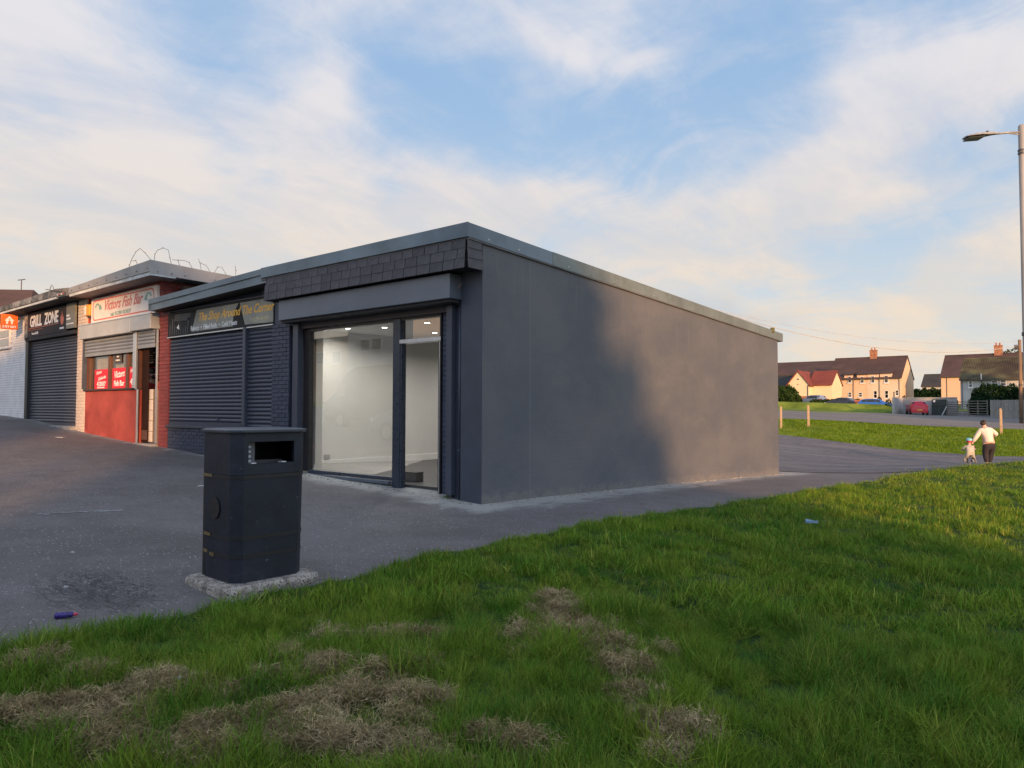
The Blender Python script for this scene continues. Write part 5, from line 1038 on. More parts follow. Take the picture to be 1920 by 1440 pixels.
MB().tube([(-11.75, 110.2, 5.5), (-11.75, 110.2, 6.3)], .06, 6).obj('vent_pipe', UPVC, wh)
gable_house('far_house', 'dark roofed house seen in the gap between the peach and white houses', -30.3, -20, 180, 188, 3.2, 6.9, 9.5, GRYW, RDK)
gable_house('long_house', 'long dark red roofed house behind the gabled bungalow', -56, -40.5, 150, 160, 3.0, 8.8, 11.45, CREAM, RBR)
lh = gable_house('dark_roof_shed', 'low dark slate roof beside the bungalow gable', -46, -39.5, 124, 130, 2.6, 5.6, 7.3, GRYW, RDK)
# bungalow: gable facing us plus a wing
bg = thing('bungalow', 'cream bungalow with a pointed front gable and bright red tiled roof', 'house', (-37, 124, 2.7))
MB().prism([(-40.09, 122, 1.8), (-36.87, 122, 1.8), (-36.87, 122, 5.75), (-38.5, 122, 7.9), (-40.09, 122, 5.9)], (0, 6, 0)).obj('wall', CREAM, bg)
for s in (-1, 1):
    xe = -38.5+s*1.95; MB().prism([(-38.5, 121.8, 7.95), (xe, 121.8, 5.45), (xe, 121.8, 5.62), (-38.5, 121.8, 8.12)], (0, 6.4, 0)).obj('roof', RRD, bg)
MB().prism([(-37.4, 124, 1.8), (-37.4, 130, 1.8), (-37.4, 130, 5.8), (-37.4, 127, 7.9), (-37.4, 124, 5.8)], (3.6, 0, 0)).obj('wall', CREAM, bg)
for s, ya in ((1, 124), (-1, 130)): MB().prism([(-37.4, ya-s*.3, 5.6), (-37.4, 127, 8.05), (-37.4, 127, 8.2), (-37.4, ya-s*.3, 5.75)], (3.75, 0, 0)).obj('roof', RRD, bg)
bx('vent', -38.65, -38.35, 121.96, 121.99, 6.55, 6.75, PIPE, bg); bx('wall_light', -38.6, -38.45, 121.9, 121.99, 5.75, 5.85, PIPE, bg)
bx('downpipe', -37.0, -36.9, 121.9, 122, 2, 5.6, PIPE, bg)
# house roof behind the parade at the far left
hc = Vector((-67.6, 21.8, 0)); hr = thing('hill_house', 'house with dark red tiled roof rising behind the white shop', 'house', (hc.x, hc.y, Z(hc.x, hc.y)), YAW+.04)
zz = Z(hc.x, hc.y)
localobj = lambda mb, name, mat, parent, **kw: mb.obj2(name, mat, parent, **kw)
localobj(MB().prism([(-26, -4.5, -1), (-26, 4.5, -1), (-26, 4.5, 7.6-zz), (-26, -4.5, 7.6-zz)], (26, 0, 0)), 'wall', CREAM, hr)
for s in (1, -1): localobj(MB().add([(-26.3, -s*5, 7.4-zz), (1.0, -s*5, 7.4-zz), (-1.2, 0, 11.2-zz), (-26.3, 0, 11.35-zz), (-26.3, -s*5, 7.55-zz), (1.0, -s*5, 7.55-zz), (-1.2, 0, 11.35-zz), (-26.3, 0, 11.5-zz)], [(0, 3, 2, 1), (4, 5, 6, 7), (0, 1, 5, 4), (1, 2, 6, 5), (2, 3, 7, 6), (3, 0, 4, 7)]), 'roof', RBR, hr)
localobj(MB().add([(1.0, -5, 7.56-zz), (1.0, 5, 7.56-zz), (-1.2, 0, 11.36-zz), (1.0, -5, 7.4-zz), (1.0, 5, 7.4-zz), (-1.2, 0, 11.2-zz)], [(0, 1, 2), (5, 4, 3), (0, 3, 4, 1), (1, 4, 5, 2), (2, 5, 3, 0)]), 'hip_roof', RBR, hr)
localobj(MB().tube([(-2.2, 0, 11.3-zz), (-2.2, 0, 12.2-zz)], .04, 5), 'aerial', PIPE, hr); localobj(MB().tube([(-2.5, 0, 12.15-zz), (-1.9, 0, 12.22-zz)], .04, 5), 'aerial', PIPE, hr)

# ================================================================== YARD AND GARDENS ON THE RIGHT
WOODP = M('pale_stake', (.42, .30, .19), .8, .15, 4)
for k, (px, lab) in enumerate([((-15.9, 46.9), 'pale wooden stake nearest the shop wall corner'), ((-14.35, 47.4), 'pale wooden stake second from the shop wall corner'), ((-4.15, 47.0), 'pale wooden stake behind the woman in the cream hoodie')]):
    z = Z(*px); s = thing('wooden_stake', lab, 'stake', (px[0], px[1], z), group='wooden stakes along the verge')
    localobj(MB().hexa([(-.06, -.06, -.2), (.06, -.06, -.2), (.06, .06, -.2), (-.06, .06, -.2)], [(-.055, -.055, 1.28), (.055, -.055, 1.28), (.055, .055, 1.28), (-.055, .055, 1.28)]), 'post', WOODP, s, bevel=.01)
    localobj(MB().hexa([(-.055, -.055, 1.285), (.055, -.055, 1.285), (.055, .055, 1.285), (-.055, .055, 1.285)], [(-.02, -.02, 1.34), (.02, -.02, 1.34), (.02, .02, 1.34), (-.02, .02, 1.34)]), 'point', WOODP, s)
tp = thing('telegraph_pole', 'tall wooden telegraph pole with a black box behind the street lamp', 'telegraph pole', (-5.05, 73.2, .45))
WPOLE = M('weathered_pole_wood', (.20, .13, .085), .9, .2, 3, aniso=(2, 2, .3))
MB().tube([(-5.05, 73.2, -.3), (-5.05, 73.2, 7.45)], [.16, .12], 10).obj('pole', WPOLE, tp, smooth=True)
bx('terminal_box', -5.42, -5.14, 73.0, 73.3, 6.62, 7.02, DOT, tp, bevel=.03)
for z in (.8, 3.6): MB().tube([(-5.05, 73.2, z), (-5.05, 73.2, z+.12)], .165, 10).obj('strap', PIPE, tp)
CABM = M('grey_cable', (.42, .41, .40), .7)
def cable(lab, A, B, sag, r=.018):
    pts = [tuple(Vector(A).lerp(Vector(B), i/30)-Vector((0, 0, 4*sag*(i/30)*(1-i/30)))) for i in range(31)]
    o = MB().tube(pts, r, 5).obj('overhead_cable', CABM, None, smooth=True, label=lab, cat='cable', group='overhead cables to the telegraph pole')
cable('lower of the two sagging cables from the roof to the telegraph pole', (-15.6, 36.0, 6.75), (-5.1, 73.1, 6.95), 1.25, .022)
cable('upper thin cable from the roof to the telegraph pole', (-15.6, 36.1, 6.8), (-5.1, 73.1, 7.35), .85, .012)
# garden wall, shed door, gates, fence
GW = M('pale_garden_wall', (.36, .36, .36), .85, .1, 1)
gw = thing('garden_wall', 'pale grey rendered garden wall behind the red hatchback', 'wall', (-15.7, 91.5, 1.1))
bx('panel', -17.4, -17.2, 86.5, 91.4, .6, 2.95, GW, gw); bx('panel', -17.4, -12.0, 91.42, 91.6, .6, 2.9, GW, gw); bx('coping', -17.45, -12, 91.36, 91.66, 2.902, 2.98, GW, gw)
sh = thing('garden_door', 'dark green boarded garden door with a white notice', 'door', (-13.6, 91.0, 1.05)); DGN = M('dark_green_boards', (.030, .045, .042), .7, .2, 2, aniso=(6, 6, 1))
for k in range(6): bx('board', -14.35+k*.242, -14.35+k*.242+.234, 90.95, 91.0, 1.0, 2.75, DGN, sh)
bx('rail', -14.35, -12.9, 90.90, 90.949, 2.0, 2.1, DGN, sh); bx('notice', -14.2, -14.0, 90.93, 90.949, 2.45, 2.65, WHT, sh)
pk = thing('prop_board', 'thin grey plank leaning against the dark green garden door', 'plank', (-13.0, 90.6, 1.0))
MB().prism([(-13.35, 90.4, 1.0), (-13.25, 90.4, 1.0), (-12.85, 90.8, 2.0), (-12.95, 90.8, 2.0)], (0, .04, 0)).obj('plank', GW, pk)
gt = thing('farm_gate', 'grey horizontal rail gates and fence between the green door and hedge', 'gate', (-11, 90.9, 1.0)); GRW = M('grey_weathered_wood', (.16, .15, .13), .85, .2, 3)
for k in range(6): bx('rail', -12.85, -10.95, 90.86, 90.90, 1.15+k*.25, 1.25+k*.25, GRW, gt); bx('rail', -10.85, -9.2, 90.86, 90.90, 1.15+k*.27, 1.23+k*.27, GRW, gt)
for x in (-12.88, -11.9, -10.9, -10.05, -9.2): bx('post', x-.06, x+.06, 90.91, 91.0, .8, 2.65, GRW, gt)
pf = thing('picket_fence', 'tall weathered grey board fence below the big hedge', 'fence', (-7.2, 88.3, .8)); x = -8.68; PFM = M('silvered_boards', (.26, .25, .23), .85, .15, 2, rnd=.15, aniso=(5, 5, 1))
while x < -1.5: bx('board', x, x+.125, 88.30, 88.33, .55, 2.62+random.uniform(-.03, .03), PFM, pf); x += .14
bx('rail', -8.7, -1.5, 88.335, 88.40, 1.2, 1.3, PFM, pf); bx('rail', -8.7, -1.5, 88.335, 88.40, 2.2, 2.3, PFM, pf)
pp = thing('gate_post', 'dark slim post standing in front of the peach house beside the garden wall', 'post', (-18.3, 92, 1.2)); bx('post', -18.38, -18.24, 92, 92.14, .9, 3.6, GRW, pp); bx('cap', -18.42, -18.2, 91.96, 92.18, 3.602, 3.66, GRW, pp)
bush('hedge', 'large dark green hedge behind the grey board fence', 'hedge', [(-9.4, 95.5, 2.6, 1.9, 1.6, 1.9), (-7.5, 95.5, 2.6, 1.8, 1.4, 1.7), (-5.6, 95.5, 2.6, 1.9, 1.4, 1.5), (-9.9, 94.5, 1.8, 1.5, 1.4, 1.5), (-3.4, 95.5, 2.7, 1.8, 1.4, 1.9)], 26000, .15, LD, 3)
bush('bush', 'dense green bush beside the end of the shop wall', 'bush', [(-36.2, 104, 3.2, 2.2, 1.6, 1.9), (-34.3, 104, 3.0, 1.8, 1.5, 1.9), (-38.5, 104.5, 3.2, 2.0, 1.6, 1.8), (-33.6, 103.8, 2.4, 1.2, 1.2, 1.2)], 20000, .16, LG, 4)
bush('bush', 'dark evergreen shrub at the left end of the peach house', 'bush', [(-37.2, 130, 3.9, 1.2, 1.0, 1.6), (-36.6, 130, 3.3, 1.3, 1.0, 1.2)], 6000, .13, LD, 5)
bush('hedge', 'low clipped hedge in front of the peach house', 'hedge', [(-31.5+k*.8, 107, 2.55, .75, .5, .55) for k in range(8)], 9000, .10, LG, 6)
bush('hedge', 'dark hedge in the gap below the dark roofed house', 'hedge', [(-29+k*1.6, 165, 4.0, 1.6, 1.2, 1.9) for k in range(6)], 8000, .3, LD, 7)
tree('tree', 'bare topped dark tree behind the chimney of the white house', 'tree', -13.2, 150, 6.5, [(-14.6, 150, 10.4, 1.2, 1, .9), (-13.0, 150, 11.0, 1.2, 1, .9), (-11.6, 150, 11.1, 1.0, 1, 1.1)], 500, .22, LO, 8)
bw_ = thing('brick_wall', 'low red brick garden wall beside the dense bush', 'wall', (-34.2, 111, 2.4)); RBK = M('red_brick_low', (.30, .11, .07), .85, .2, 2, rnd=.12)
for k in range(5): bx('brick_course', -35.5, -32.6-.12*k, 111, 111.2, 2.2+k*.29, 2.2+k*.29+.27, RBK, bw_)
ob = thing('crate_stack', 'stack of orange slatted crates parked by the low hedge', 'crates', (-24.4, 103, 1.9)); OW = M('orange_slats', (.50, .14, .05), .6)
for k in range(4): bx('slat', -25.1, -23.68, 103, 103.05, 1.98+k*.25, 2.10+k*.25, OW, ob)
for k in range(6): bx('post', -25.1+k*.27, -25.04+k*.27, 103.052, 103.1, 1.9, 2.95, OW, ob)
for k, (x, y, h, lab) in enumerate([(-24.0, 128, 1.2, 'small dark potted shrub under the left ground floor window'), (-27.6, 128, 1.0, 'small dark potted shrub under the middle ground floor window'), (-20.0, 97.5, 1.3, 'small dark shrub beside the slim gate post')]):
    bush('shrub', lab, 'shrub', [(x-.0, y, Z(x, y)+h*.6, .35, .35, h*.6)], 300, .09, LD, 20+k, group='small shrubs by the parked cars')

bkx = np.linspace(-48, -17.6, 60); bky = np.linspace(93.5, 101.5, 14)
def berm(x, y):
    c = 97.5+.10*(-18-x)*1.0-.0*x; k = np.exp(-((y-c)/1.6)**2); return .80*k*np.clip((-17.8-x)/2.5, 0, 1)-.12*(1-k)
bgx, bgy = np.meshgrid(bkx, np.linspace(-3.6, 3.6, 16)); bgy = bgy+97.5+.10*(-18-bgx)
gridmesh('grass_bank', bgx, bgy, .0, MEAD, fn=berm)
# ================================================================== CARS
TYR = M('tyre_rubber', (.02, .02, .02), .8); RIM = M('alloy_rim', (.35, .36, .38), .35, metal=.6); CGL = M('car_glass', (.02, .025, .03), .08); LRED = M('red_lamp', (.5, .02, .02), .3); PLY = M('yellow_plate', (.65, .50, .10), .5)
def car(label, x, y, rz, paint, L=4.1, W=1.74, H=1.45, kind='hatch', zoff=0.0):
    c = thing('parked_car', label, 'car', (x, y, Z(x, y)+zoff+.03), rz)
    if kind == 'van': top = [(-2.5, 1.0), (-2.45, 1.9), (-2.2, 2.02), (-1, 2.05), (.6, 2.03), (1.15, 1.85), (1.75, 1.25), (2.2, 1.08), (2.45, .9), (2.5, .6)]
    elif kind == 'saloon': top = [(-2.15, .75), (-2.1, .98), (-1.6, 1.04), (-1.05, 1.36), (-.4, 1.43), (.3, 1.42), (.75, 1.28), (1.25, .98), (1.9, .84), (2.1, .66), (2.15, .5)]
    else: top = [(-2.03, .62), (-1.98, .95), (-1.78, 1.12), (-1.5, 1.38), (-1.0, 1.45), (0, 1.45), (.5, 1.35), (1.05, 1.0), (1.5, .93), (1.92, .78), (2.03, .5)]
    sc = L/(top[-1][0]-top[0][0]); vs = []; n = len(top); hs = H/max(z for _, z in top); wb = .98 if kind != 'van' else 1.25
    for xx, zt in top:
        zt *= hs; w2 = W/2*(1-.10*(abs(xx)/2.1)**4); cab = zt > 1.15*hs; sh = min(zt*.98, .92*hs if kind != 'van' else 1.05)
        rw = w2*(.70 if cab else .86) if kind != 'van' else w2*(.88 if zt > 1.4 else .84); up_ = .24
        for yy, zz in ((-w2*.9, up_), (-w2, .40), (-w2*.99, sh*.8), (-w2*.95, sh), (-rw, zt-.03), (-rw*.6, zt), (rw*.6, zt), (rw, zt-.03), (w2*.95, sh), (w2*.99, sh*.8), (w2, .40), (w2*.9, up_)): vs.append((xx*sc, yy, min(zz, zt)))
    m = 12; fs = [tuple(range(m))[::-1], tuple(range((n-1)*m, n*m))]+[(i*m+j, i*m+(j+1) % m, (i+1)*m+(j+1) % m, (i+1)*m+j) for i in range(n-1) for j in range(m)]
    localobj(MB().add(vs, fs), 'body', paint, c, smooth=False, bevel=.012)
    def quad(name, pts, mat, off):
        a = [Vector(p) for p in pts]; nn = (a[1]-a[0]).cross(a[3]-a[0]).normalized()*off
        return localobj(MB().add([tuple(p+nn) for p in a]+[tuple(p-nn*.5) for p in a], [(0, 1, 2, 3), (7, 6, 5, 4), (0, 4, 5, 1), (1, 5, 6, 2), (2, 6, 7, 3), (3, 7, 4, 0)]), name, mat, c)
    def ringpt(i, j): return Vector(vs[i*m+j])
    if kind == 'van': spans = [(5, 6)]; rear = None
    elif kind == 'saloon': spans = [(3, 4), (4, 5), (5, 6)]; rear = (2, 3)
    else: spans = [(3, 4), (4, 5), (5, 6)]; rear = (2, 3)
    for a, b in spans:
        for j in (3, 7):
            p = [ringpt(a, j).lerp(ringpt(a, j+1), .12), ringpt(b, j).lerp(ringpt(b, j+1), .12), ringpt(b, j).lerp(ringpt(b, j+1), .88), ringpt(a, j).lerp(ringpt(a, j+1), .88)]
            cn = sum(p, Vector())/4; p = [cn+(q-cn)*.94 for q in p]; nn = (p[1]-p[0]).cross(p[3]-p[0]); s = 1 if (nn.y*(cn.y)) > 0 else -1
            quad('side_window', p, CGL, .014*s)
    if rear:
        a, b = rear; p = [ringpt(a, 5), ringpt(a, 6), ringpt(b, 6), ringpt(b, 5)]; p = [ringpt(a, 4).lerp(ringpt(b, 4), .2), ringpt(a, 7).lerp(ringpt(b, 7), .2), ringpt(a, 7).lerp(ringpt(b, 7), .9), ringpt(a, 4).lerp(ringpt(b, 4), .9)]
        quad('rear_window', p, CGL, -.02); 
    i = n-5 if kind != 'van' else 5; p = [ringpt(i+0, 4), ringpt(i+0, 7), ringpt(i+1, 7), ringpt(i+1, 4)]; quad('windscreen', [p[0].lerp(p[3], .1), p[1].lerp(p[2], .1), p[1].lerp(p[2], .92), p[0].lerp(p[3], .92)], CGL, -.02)
    for sx in (-1, 1):
        for wx in (-1.27, 1.27):
            wl = localobj(MB().tube([(0, -.10, 0), (0, .10, 0)], .31, 18), 'wheel', TYR, c); wl.location = (wx*sc, sx*(W/2-.07), .29)
            rr = localobj(MB().tube([(0, -.105, 0), (0, .105, 0)], .19, 12), 'rim', RIM, wl)
        lm = localobj(MB().box(-.03, .03, -.13, .13, -.10, .10), 'tail_light', LRED, c, bevel=.01); lm.location = (vs[m][0]+.00, sx*W*.40, .82*hs)
        hl = localobj(MB().box(-.06, .06, -.16, .16, -.06, .06), 'headlight', UPVC, c, bevel=.01); hl.location = (vs[-m][0]-.08, sx*W*.36, .66*hs)
        mi = localobj(MB().box(-.06, .06, -.09, .09, -.06, .06), 'door_mirror', paint, c, bevel=.02); mi.location = (.62*sc, sx*(W/2+.05), .98*hs)
    pt = localobj(MB().box(-.015, .015, -.26, .26, -.055, .055), 'number_plate', PLY, c); pt.location = (vs[0][0]-.012, 0, .52)
    bp_ = localobj(MB().box(-.05, .05, -W*.45, W*.45, -.09, .09), 'bumper', paint, c, bevel=.03); bp_.location = (vs[0][0]+.02, 0, .42)
    return c
CRED = M('red_car_paint', (.50, .012, .035), .25, .03); CBLU = M('blue_car_paint', (.02, .10, .40), .25, .05); CDK = M('navy_car_paint', (.03, .04, .07), .2); CSIL = M('silver_blue_paint', (.22, .27, .36), .3, metal=.3); CVAN = M('grey_van_paint', (.05, .05, .06), .4)
car('red hatchback seen from behind parked by the pale garden wall', -15.45, 88.8, R(108), CRED, 3.9, 1.75, 1.5)
car('bright blue car parked behind the grass bank beside the crates', -22.3, 101.5, R(8), CBLU, 4.2, 1.7, 1.35)
car('dark blue car half hidden behind the grass bank by the low hedge', -27.3, 105.0, R(170), CDK, 4.2, 1.75, 1.35, 'saloon')
car('silver blue hatchback standing beside the low brick wall', -32.4, 109.5, R(150), CSIL, 4.0, 1.75, 1.55)

# ================================================================== PEOPLE
def skin(name, V, E, Rd, mat, parent, sub=2, root=0):
    me = bpy.data.meshes.new(name); me.from_pydata(V, E, []); tmp = bpy.data.objects.new('tmp', me); COL.objects.link(tmp)
    md = tmp.modifiers.new('s', 'SKIN'); md.use_smooth_shade = True
    sv = me.skin_vertices[0].data
    for i, r in enumerate(Rd): sv[i].radius = (r, r) if not isinstance(r, tuple) else r
    for i in range(len(Rd)): sv[i].use_root = (i == root)
    sb = tmp.modifiers.new('u', 'SUBSURF'); sb.levels = sub; sb.render_levels = sub
    m2 = bpy.data.meshes.new_from_object(tmp.evaluated_get(bpy.context.evaluated_depsgraph_get())); bpy.data.objects.remove(tmp); m2.name = name
    m2.materials.clear(); m2.materials.append(mat); m2.shade_smooth(); o = bpy.data.objects.new(name, m2); COL.objects.link(o); o.parent = parent; return o
SKN = M('skin', (.55, .33, .24), .6, .05); HAIRD = M('dark_brown_hair', (.045, .028, .02), .6, .3, 30); HOOD = M('cream_fleece', (.66, .55, .47), .9, .08, 4, bump=.4, bscale=12); TROU = M('black_trousers', (.018, .015, .02), .85, .1); SHOE = M('dark_shoe', (.03, .03, .03), .6)
def ell(name, c, r, mat, parent, n=14):
    pr = [(r[0]*math.sin(math.pi*i/n), -r[2]*math.cos(math.pi*i/n)) for i in range(n+1)]; pr[0] = (.001, -r[2]); pr[-1] = (.001, r[2])
    mb = MB().lathe(pr, (0, 0, 0), 16); mb.v = [(x, y*r[1]/r[0], z) for x, y, z in mb.v]; o = localobj(mb, name, mat, parent, smooth=True); o.location = c; return o
# woman walking away, leaning over to the child
wz = Z(-3.36, 33.5)
wo = thing('person', 'woman in cream hoodie and black trousers walking away, leaning to a child', 'person', (-3.36, 33.5, wz+.03), YAW)
skin('body', [(0, 0, .92), (-.02, .02, 1.12), (-.06, .06, 1.34), (-.10, .10, 1.50), (-.13, .12, 1.60), (-.15, .13, 1.66),
     (-.26, .08, 1.36), (-.42, .10, 1.10), (-.52, .16, .88), (-.56, .19, .82), (.12, .08, 1.38), (.34, .06, 1.20), (.20, .32, 1.14), (.16, .38, 1.15),
     (-.13, .0, .80), (-.13, .05, .48), (-.12, -.05, .08), (-.12, .10, .04), (.13, 0, .80), (.12, .12, .48), (.10, .16, .08), (.10, .30, .05)],
     [(0, 1), (1, 2), (2, 3), (3, 4), (4, 5), (2, 6), (6, 7), (7, 8), (8, 9), (2, 10), (10, 11), (11, 12), (12, 13), (0, 14), (14, 15), (15, 16), (16, 17), (0, 18), (18, 19), (19, 20), (20, 21)],
     [.15, .15, .15, .06, .085, .075, .06, .045, .03, .035, .06, .045, .03, .035, .11, .07, .045, .035, .11, .07, .045, .035], SKN, wo)
skin('hoodie', [(0, 0, .86), (-.01, .01, .95), (-.02, .02, 1.12), (-.06, .06, 1.33), (-.09, .09, 1.44), (-.27, .08, 1.35), (-.43, .10, 1.10), (-.52, .16, .90), (.13, .08, 1.37), (.36, .06, 1.20), (.22, .32, 1.14)],
     [(0, 1), (1, 2), (2, 3), (3, 4), (3, 5), (5, 6), (6, 7), (3, 8), (8, 9), (9, 10)], [(.25, .18), (.255, .19), (.235, .17), (.20, .14), .11, .10, .085, .06, .105, .09, .06], HOOD, wo)
skin('hood', [(-.20, .0, 1.42), (-.08, -.02, 1.40), (.04, .0, 1.42)], [(0, 1), (1, 2)], [.05, .075, .05], HOOD, wo)
skin('trousers', [(0, 0, .95), (0, 0, .84), (-.12, 0, .70), (-.12, .05, .46), (-.12, -.04, .10), (.12, 0, .70), (.12, .10, .46), (.10, .14, .10)], [(0, 1), (1, 2), (2, 3), (3, 4), (1, 5), (5, 6), (6, 7)], [(.20, .15), (.17, .15), .14, .115, .085, .14, .115, .085], TROU, wo)
for s, yy in ((-.12, .04), (.10, .24)): ell('shoe', (s, yy, .05), (.05, .13, .05), SHOE, wo)
ell('hair', (-.15, .105, 1.655), (.098, .105, .115), HAIRD, wo); ell('hair_bun', (-.16, .0, 1.72), (.05, .05, .05), HAIRD, wo)
for sx in (-1, 1): ell('ear', (-.14+sx*.095, .14, 1.63), (.014, .025, .032), SKN, wo, 8)
# child on a balance bike
cz = Z(-3.86, 32.5)
ch = thing('person', 'small child in pale suit with a blue and red helmet riding a tiny bike', 'person', (-3.86, 32.5, cz+.03), YAW-.15)
SUIT = M('pale_khaki_suit', (.42, .37, .26), .9, .22, 9, col2=(.34, .34, .30)); HB = M('light_blue_helmet', (.16, .42, .50), .35); HR = M('red_helmet_band', (.55, .02, .04), .4)
skin('body', [(0, 0, .40), (0, .03, .55), (0, .06, .70), (0, .08, .79), (0, .09, .87), (0, .10, .93), (-.11, .08, .70), (-.20, .20, .60), (-.17, .30, .56), (.12, .08, .70), (.24, .18, .58), (.18, .30, .56), (-.08, .02, .38), (-.13, .14, .24), (-.16, .06, .06), (-.16, .12, .03), (.08, .02, .38), (.15, .12, .24), (.17, -.02, .06), (.17, .05, .03)],
     [(0, 1), (1, 2), (2, 3), (3, 4), (4, 5), (2, 6), (6, 7), (7, 8), (2, 9), (9, 10), (10, 11), (0, 12), (12, 13), (13, 14), (14, 15), (0, 16), (16, 17), (17, 18), (18, 19)],
     [.085, .08, .07, .03, .07, .065, .035, .025, .022, .035, .025, .022, .05, .038, .028, .025, .05, .038, .028, .025], SKN, ch)
skin('suit', [(0, 0, .42), (0, .03, .56), (0, .06, .70), (0, .07, .76), (-.12, .08, .70), (-.21, .20, .60), (.13, .08, .70), (.25, .18, .58), (-.09, .02, .37), (-.14, .14, .25), (-.16, .06, .10), (.09, .02, .37), (.16, .12, .25), (.17, 0, .10)],
     [(0, 1), (1, 2), (2, 3), (2, 4), (4, 5), (2, 6), (6, 7), (0, 8), (8, 9), (9, 10), (0, 11), (11, 12), (12, 13)], [.13, .125, .11, .06, .06, .045, .06, .045, .075, .06, .045, .075, .06, .045], SUIT, ch)
ell('helmet', (0, .09, .955), (.105, .12, .085), HB, ch); ell('helmet_band', (0, .09, .905), (.10, .115, .055), HR, ch)
for s in (-1, 1): ell('shoe', (s*.165, .07*(1 if s < 0 else 0)+.03, .04), (.035, .07, .035), UPVC, ch, 8)
bk2 = thing('balance_bike', 'tiny grey balance bike under the child in the pale suit', 'bicycle', (-3.86, 32.5, cz+.03), YAW-.15)
BKF = M('grey_bike_frame', (.25, .25, .28), .4)
for yy in (-.22, .38):
    pts = [(0, yy+.14*math.cos(a), .15+.14*math.sin(a)) for a in [2*math.pi*i/18 for i in range(19)]]; w_ = localobj(MB().tube(pts, .022, 6), 'wheel', TYR, bk2, smooth=True); localobj(MB().tube([(-.03, yy, .15), (.03, yy, .15)], .035, 8), 'hub', RIM, w_)
localobj(MB().tube([(0, -.22, .15), (0, -.02, .30), (0, .26, .34), (0, .30, .50)], .02, 8), 'frame', BKF, bk2); localobj(MB().tube([(0, .38, .15), (0, .29, .52)], .018, 8), 'fork', BKF, bk2)
localobj(MB().tube([(-.2, .28, .55), (0, .30, .53), (.2, .28, .55)], .014, 8), 'handlebar', BKF, bk2); localobj(MB().box(-.05, .05, -.12, .06, .34, .38), 'saddle', TYR, bk2, bevel=.012)
for s in (-1, 1): localobj(MB().tube([(0, -.22, .15), (s*.16, -.22, .07)], .012, 6), 'stabiliser', BKF, bk2); localobj(MB().tube([(s*.15, -.22, .06), (s*.18, -.22, .06)], .05, 10), 'stabiliser_wheel', TYR, bk2)
# bearded man behind the tiled counter of the fish bar, looking right
mn = thing('person', 'bearded man in a red jacket looking right behind the fish bar counter', 'person', (-17.66, 7.95, .72), 0)
RJ = M('red_jacket', (.45, .03, .03), .8, .1, 4)
Hx = .0
skin('body', [(0, 0, .95), (0, 0, 1.15), (0, 0, 1.35), (.01, 0, 1.48), (.03, 0, 1.56), (.045, 0, 1.64), (0, -.19, 1.34), (.02, -.22, 1.08), (.22, -.18, 1.05), (.28, -.17, 1.05), (0, .19, 1.34), (.02, .22, 1.08), (.22, .18, 1.05), (.28, .17, 1.05), (0, -.1, .8), (.02, -.1, .45), (0, -.1, .06), (.14, -.1, .04), (0, .1, .8), (.02, .1, .45), (0, .1, .06), (.14, .1, .04)],
     [(0, 1), (1, 2), (2, 3), (3, 4), (4, 5), (2, 6), (6, 7), (7, 8), (8, 9), (2, 10), (10, 11), (11, 12), (12, 13), (0, 14), (14, 15), (15, 16), (16, 17), (0, 18), (18, 19), (19, 20), (20, 21)],
     [.15, .14, .14, .055, .085, .09, .06, .045, .03, .035, .06, .045, .03, .035, .10, .07, .045, .035, .10, .07, .045, .035], SKN, mn)
skin('jacket', [(0, 0, .92), (0, 0, 1.15), (0, 0, 1.36), (.0, 0, 1.44), (0, -.20, 1.35), (.02, -.23, 1.08), (.20, -.18, 1.05), (0, .20, 1.35), (.02, .23, 1.08), (.20, .18, 1.05)], [(0, 1), (1, 2), (2, 3), (2, 4), (4, 5), (5, 6), (2, 7), (7, 8), (8, 9)], [.19, .185, .175, .085, .085, .065, .05, .085, .065, .05], RJ, mn)
skin('trousers', [(0, 0, .95), (0, -.1, .8), (.02, -.1, .45), (0, -.1, .08), (0, .1, .8), (.02, .1, .45), (0, .1, .08)], [(0, 1), (1, 2), (2, 3), (0, 4), (4, 5), (5, 6)], [.16, .11, .085, .07, .11, .085, .07], TROU, mn)
ell('hair', (.0, 0, 1.665), (.105, .09, .10), HAIRD, mn); ell('beard', (.085, 0, 1.545), (.06, .065, .055), HAIRD, mn)
localobj(MB().hexa([(.12, -.016, 1.585), (.155, -.012, 1.59), (.155, .012, 1.59), (.12, .016, 1.585)], [(.12, -.01, 1.64), (.13, -.008, 1.64), (.13, .008, 1.64), (.12, .01, 1.64)]), 'nose', SKN, mn, bevel=.004)
for s in (-1, 1): ell('eye', (.122, s*.032, 1.635), (.010, .014, .009), HAIRD, mn, 6); ell('ear', (.03, s*.092, 1.60), (.022, .012, .032), SKN, mn, 6)

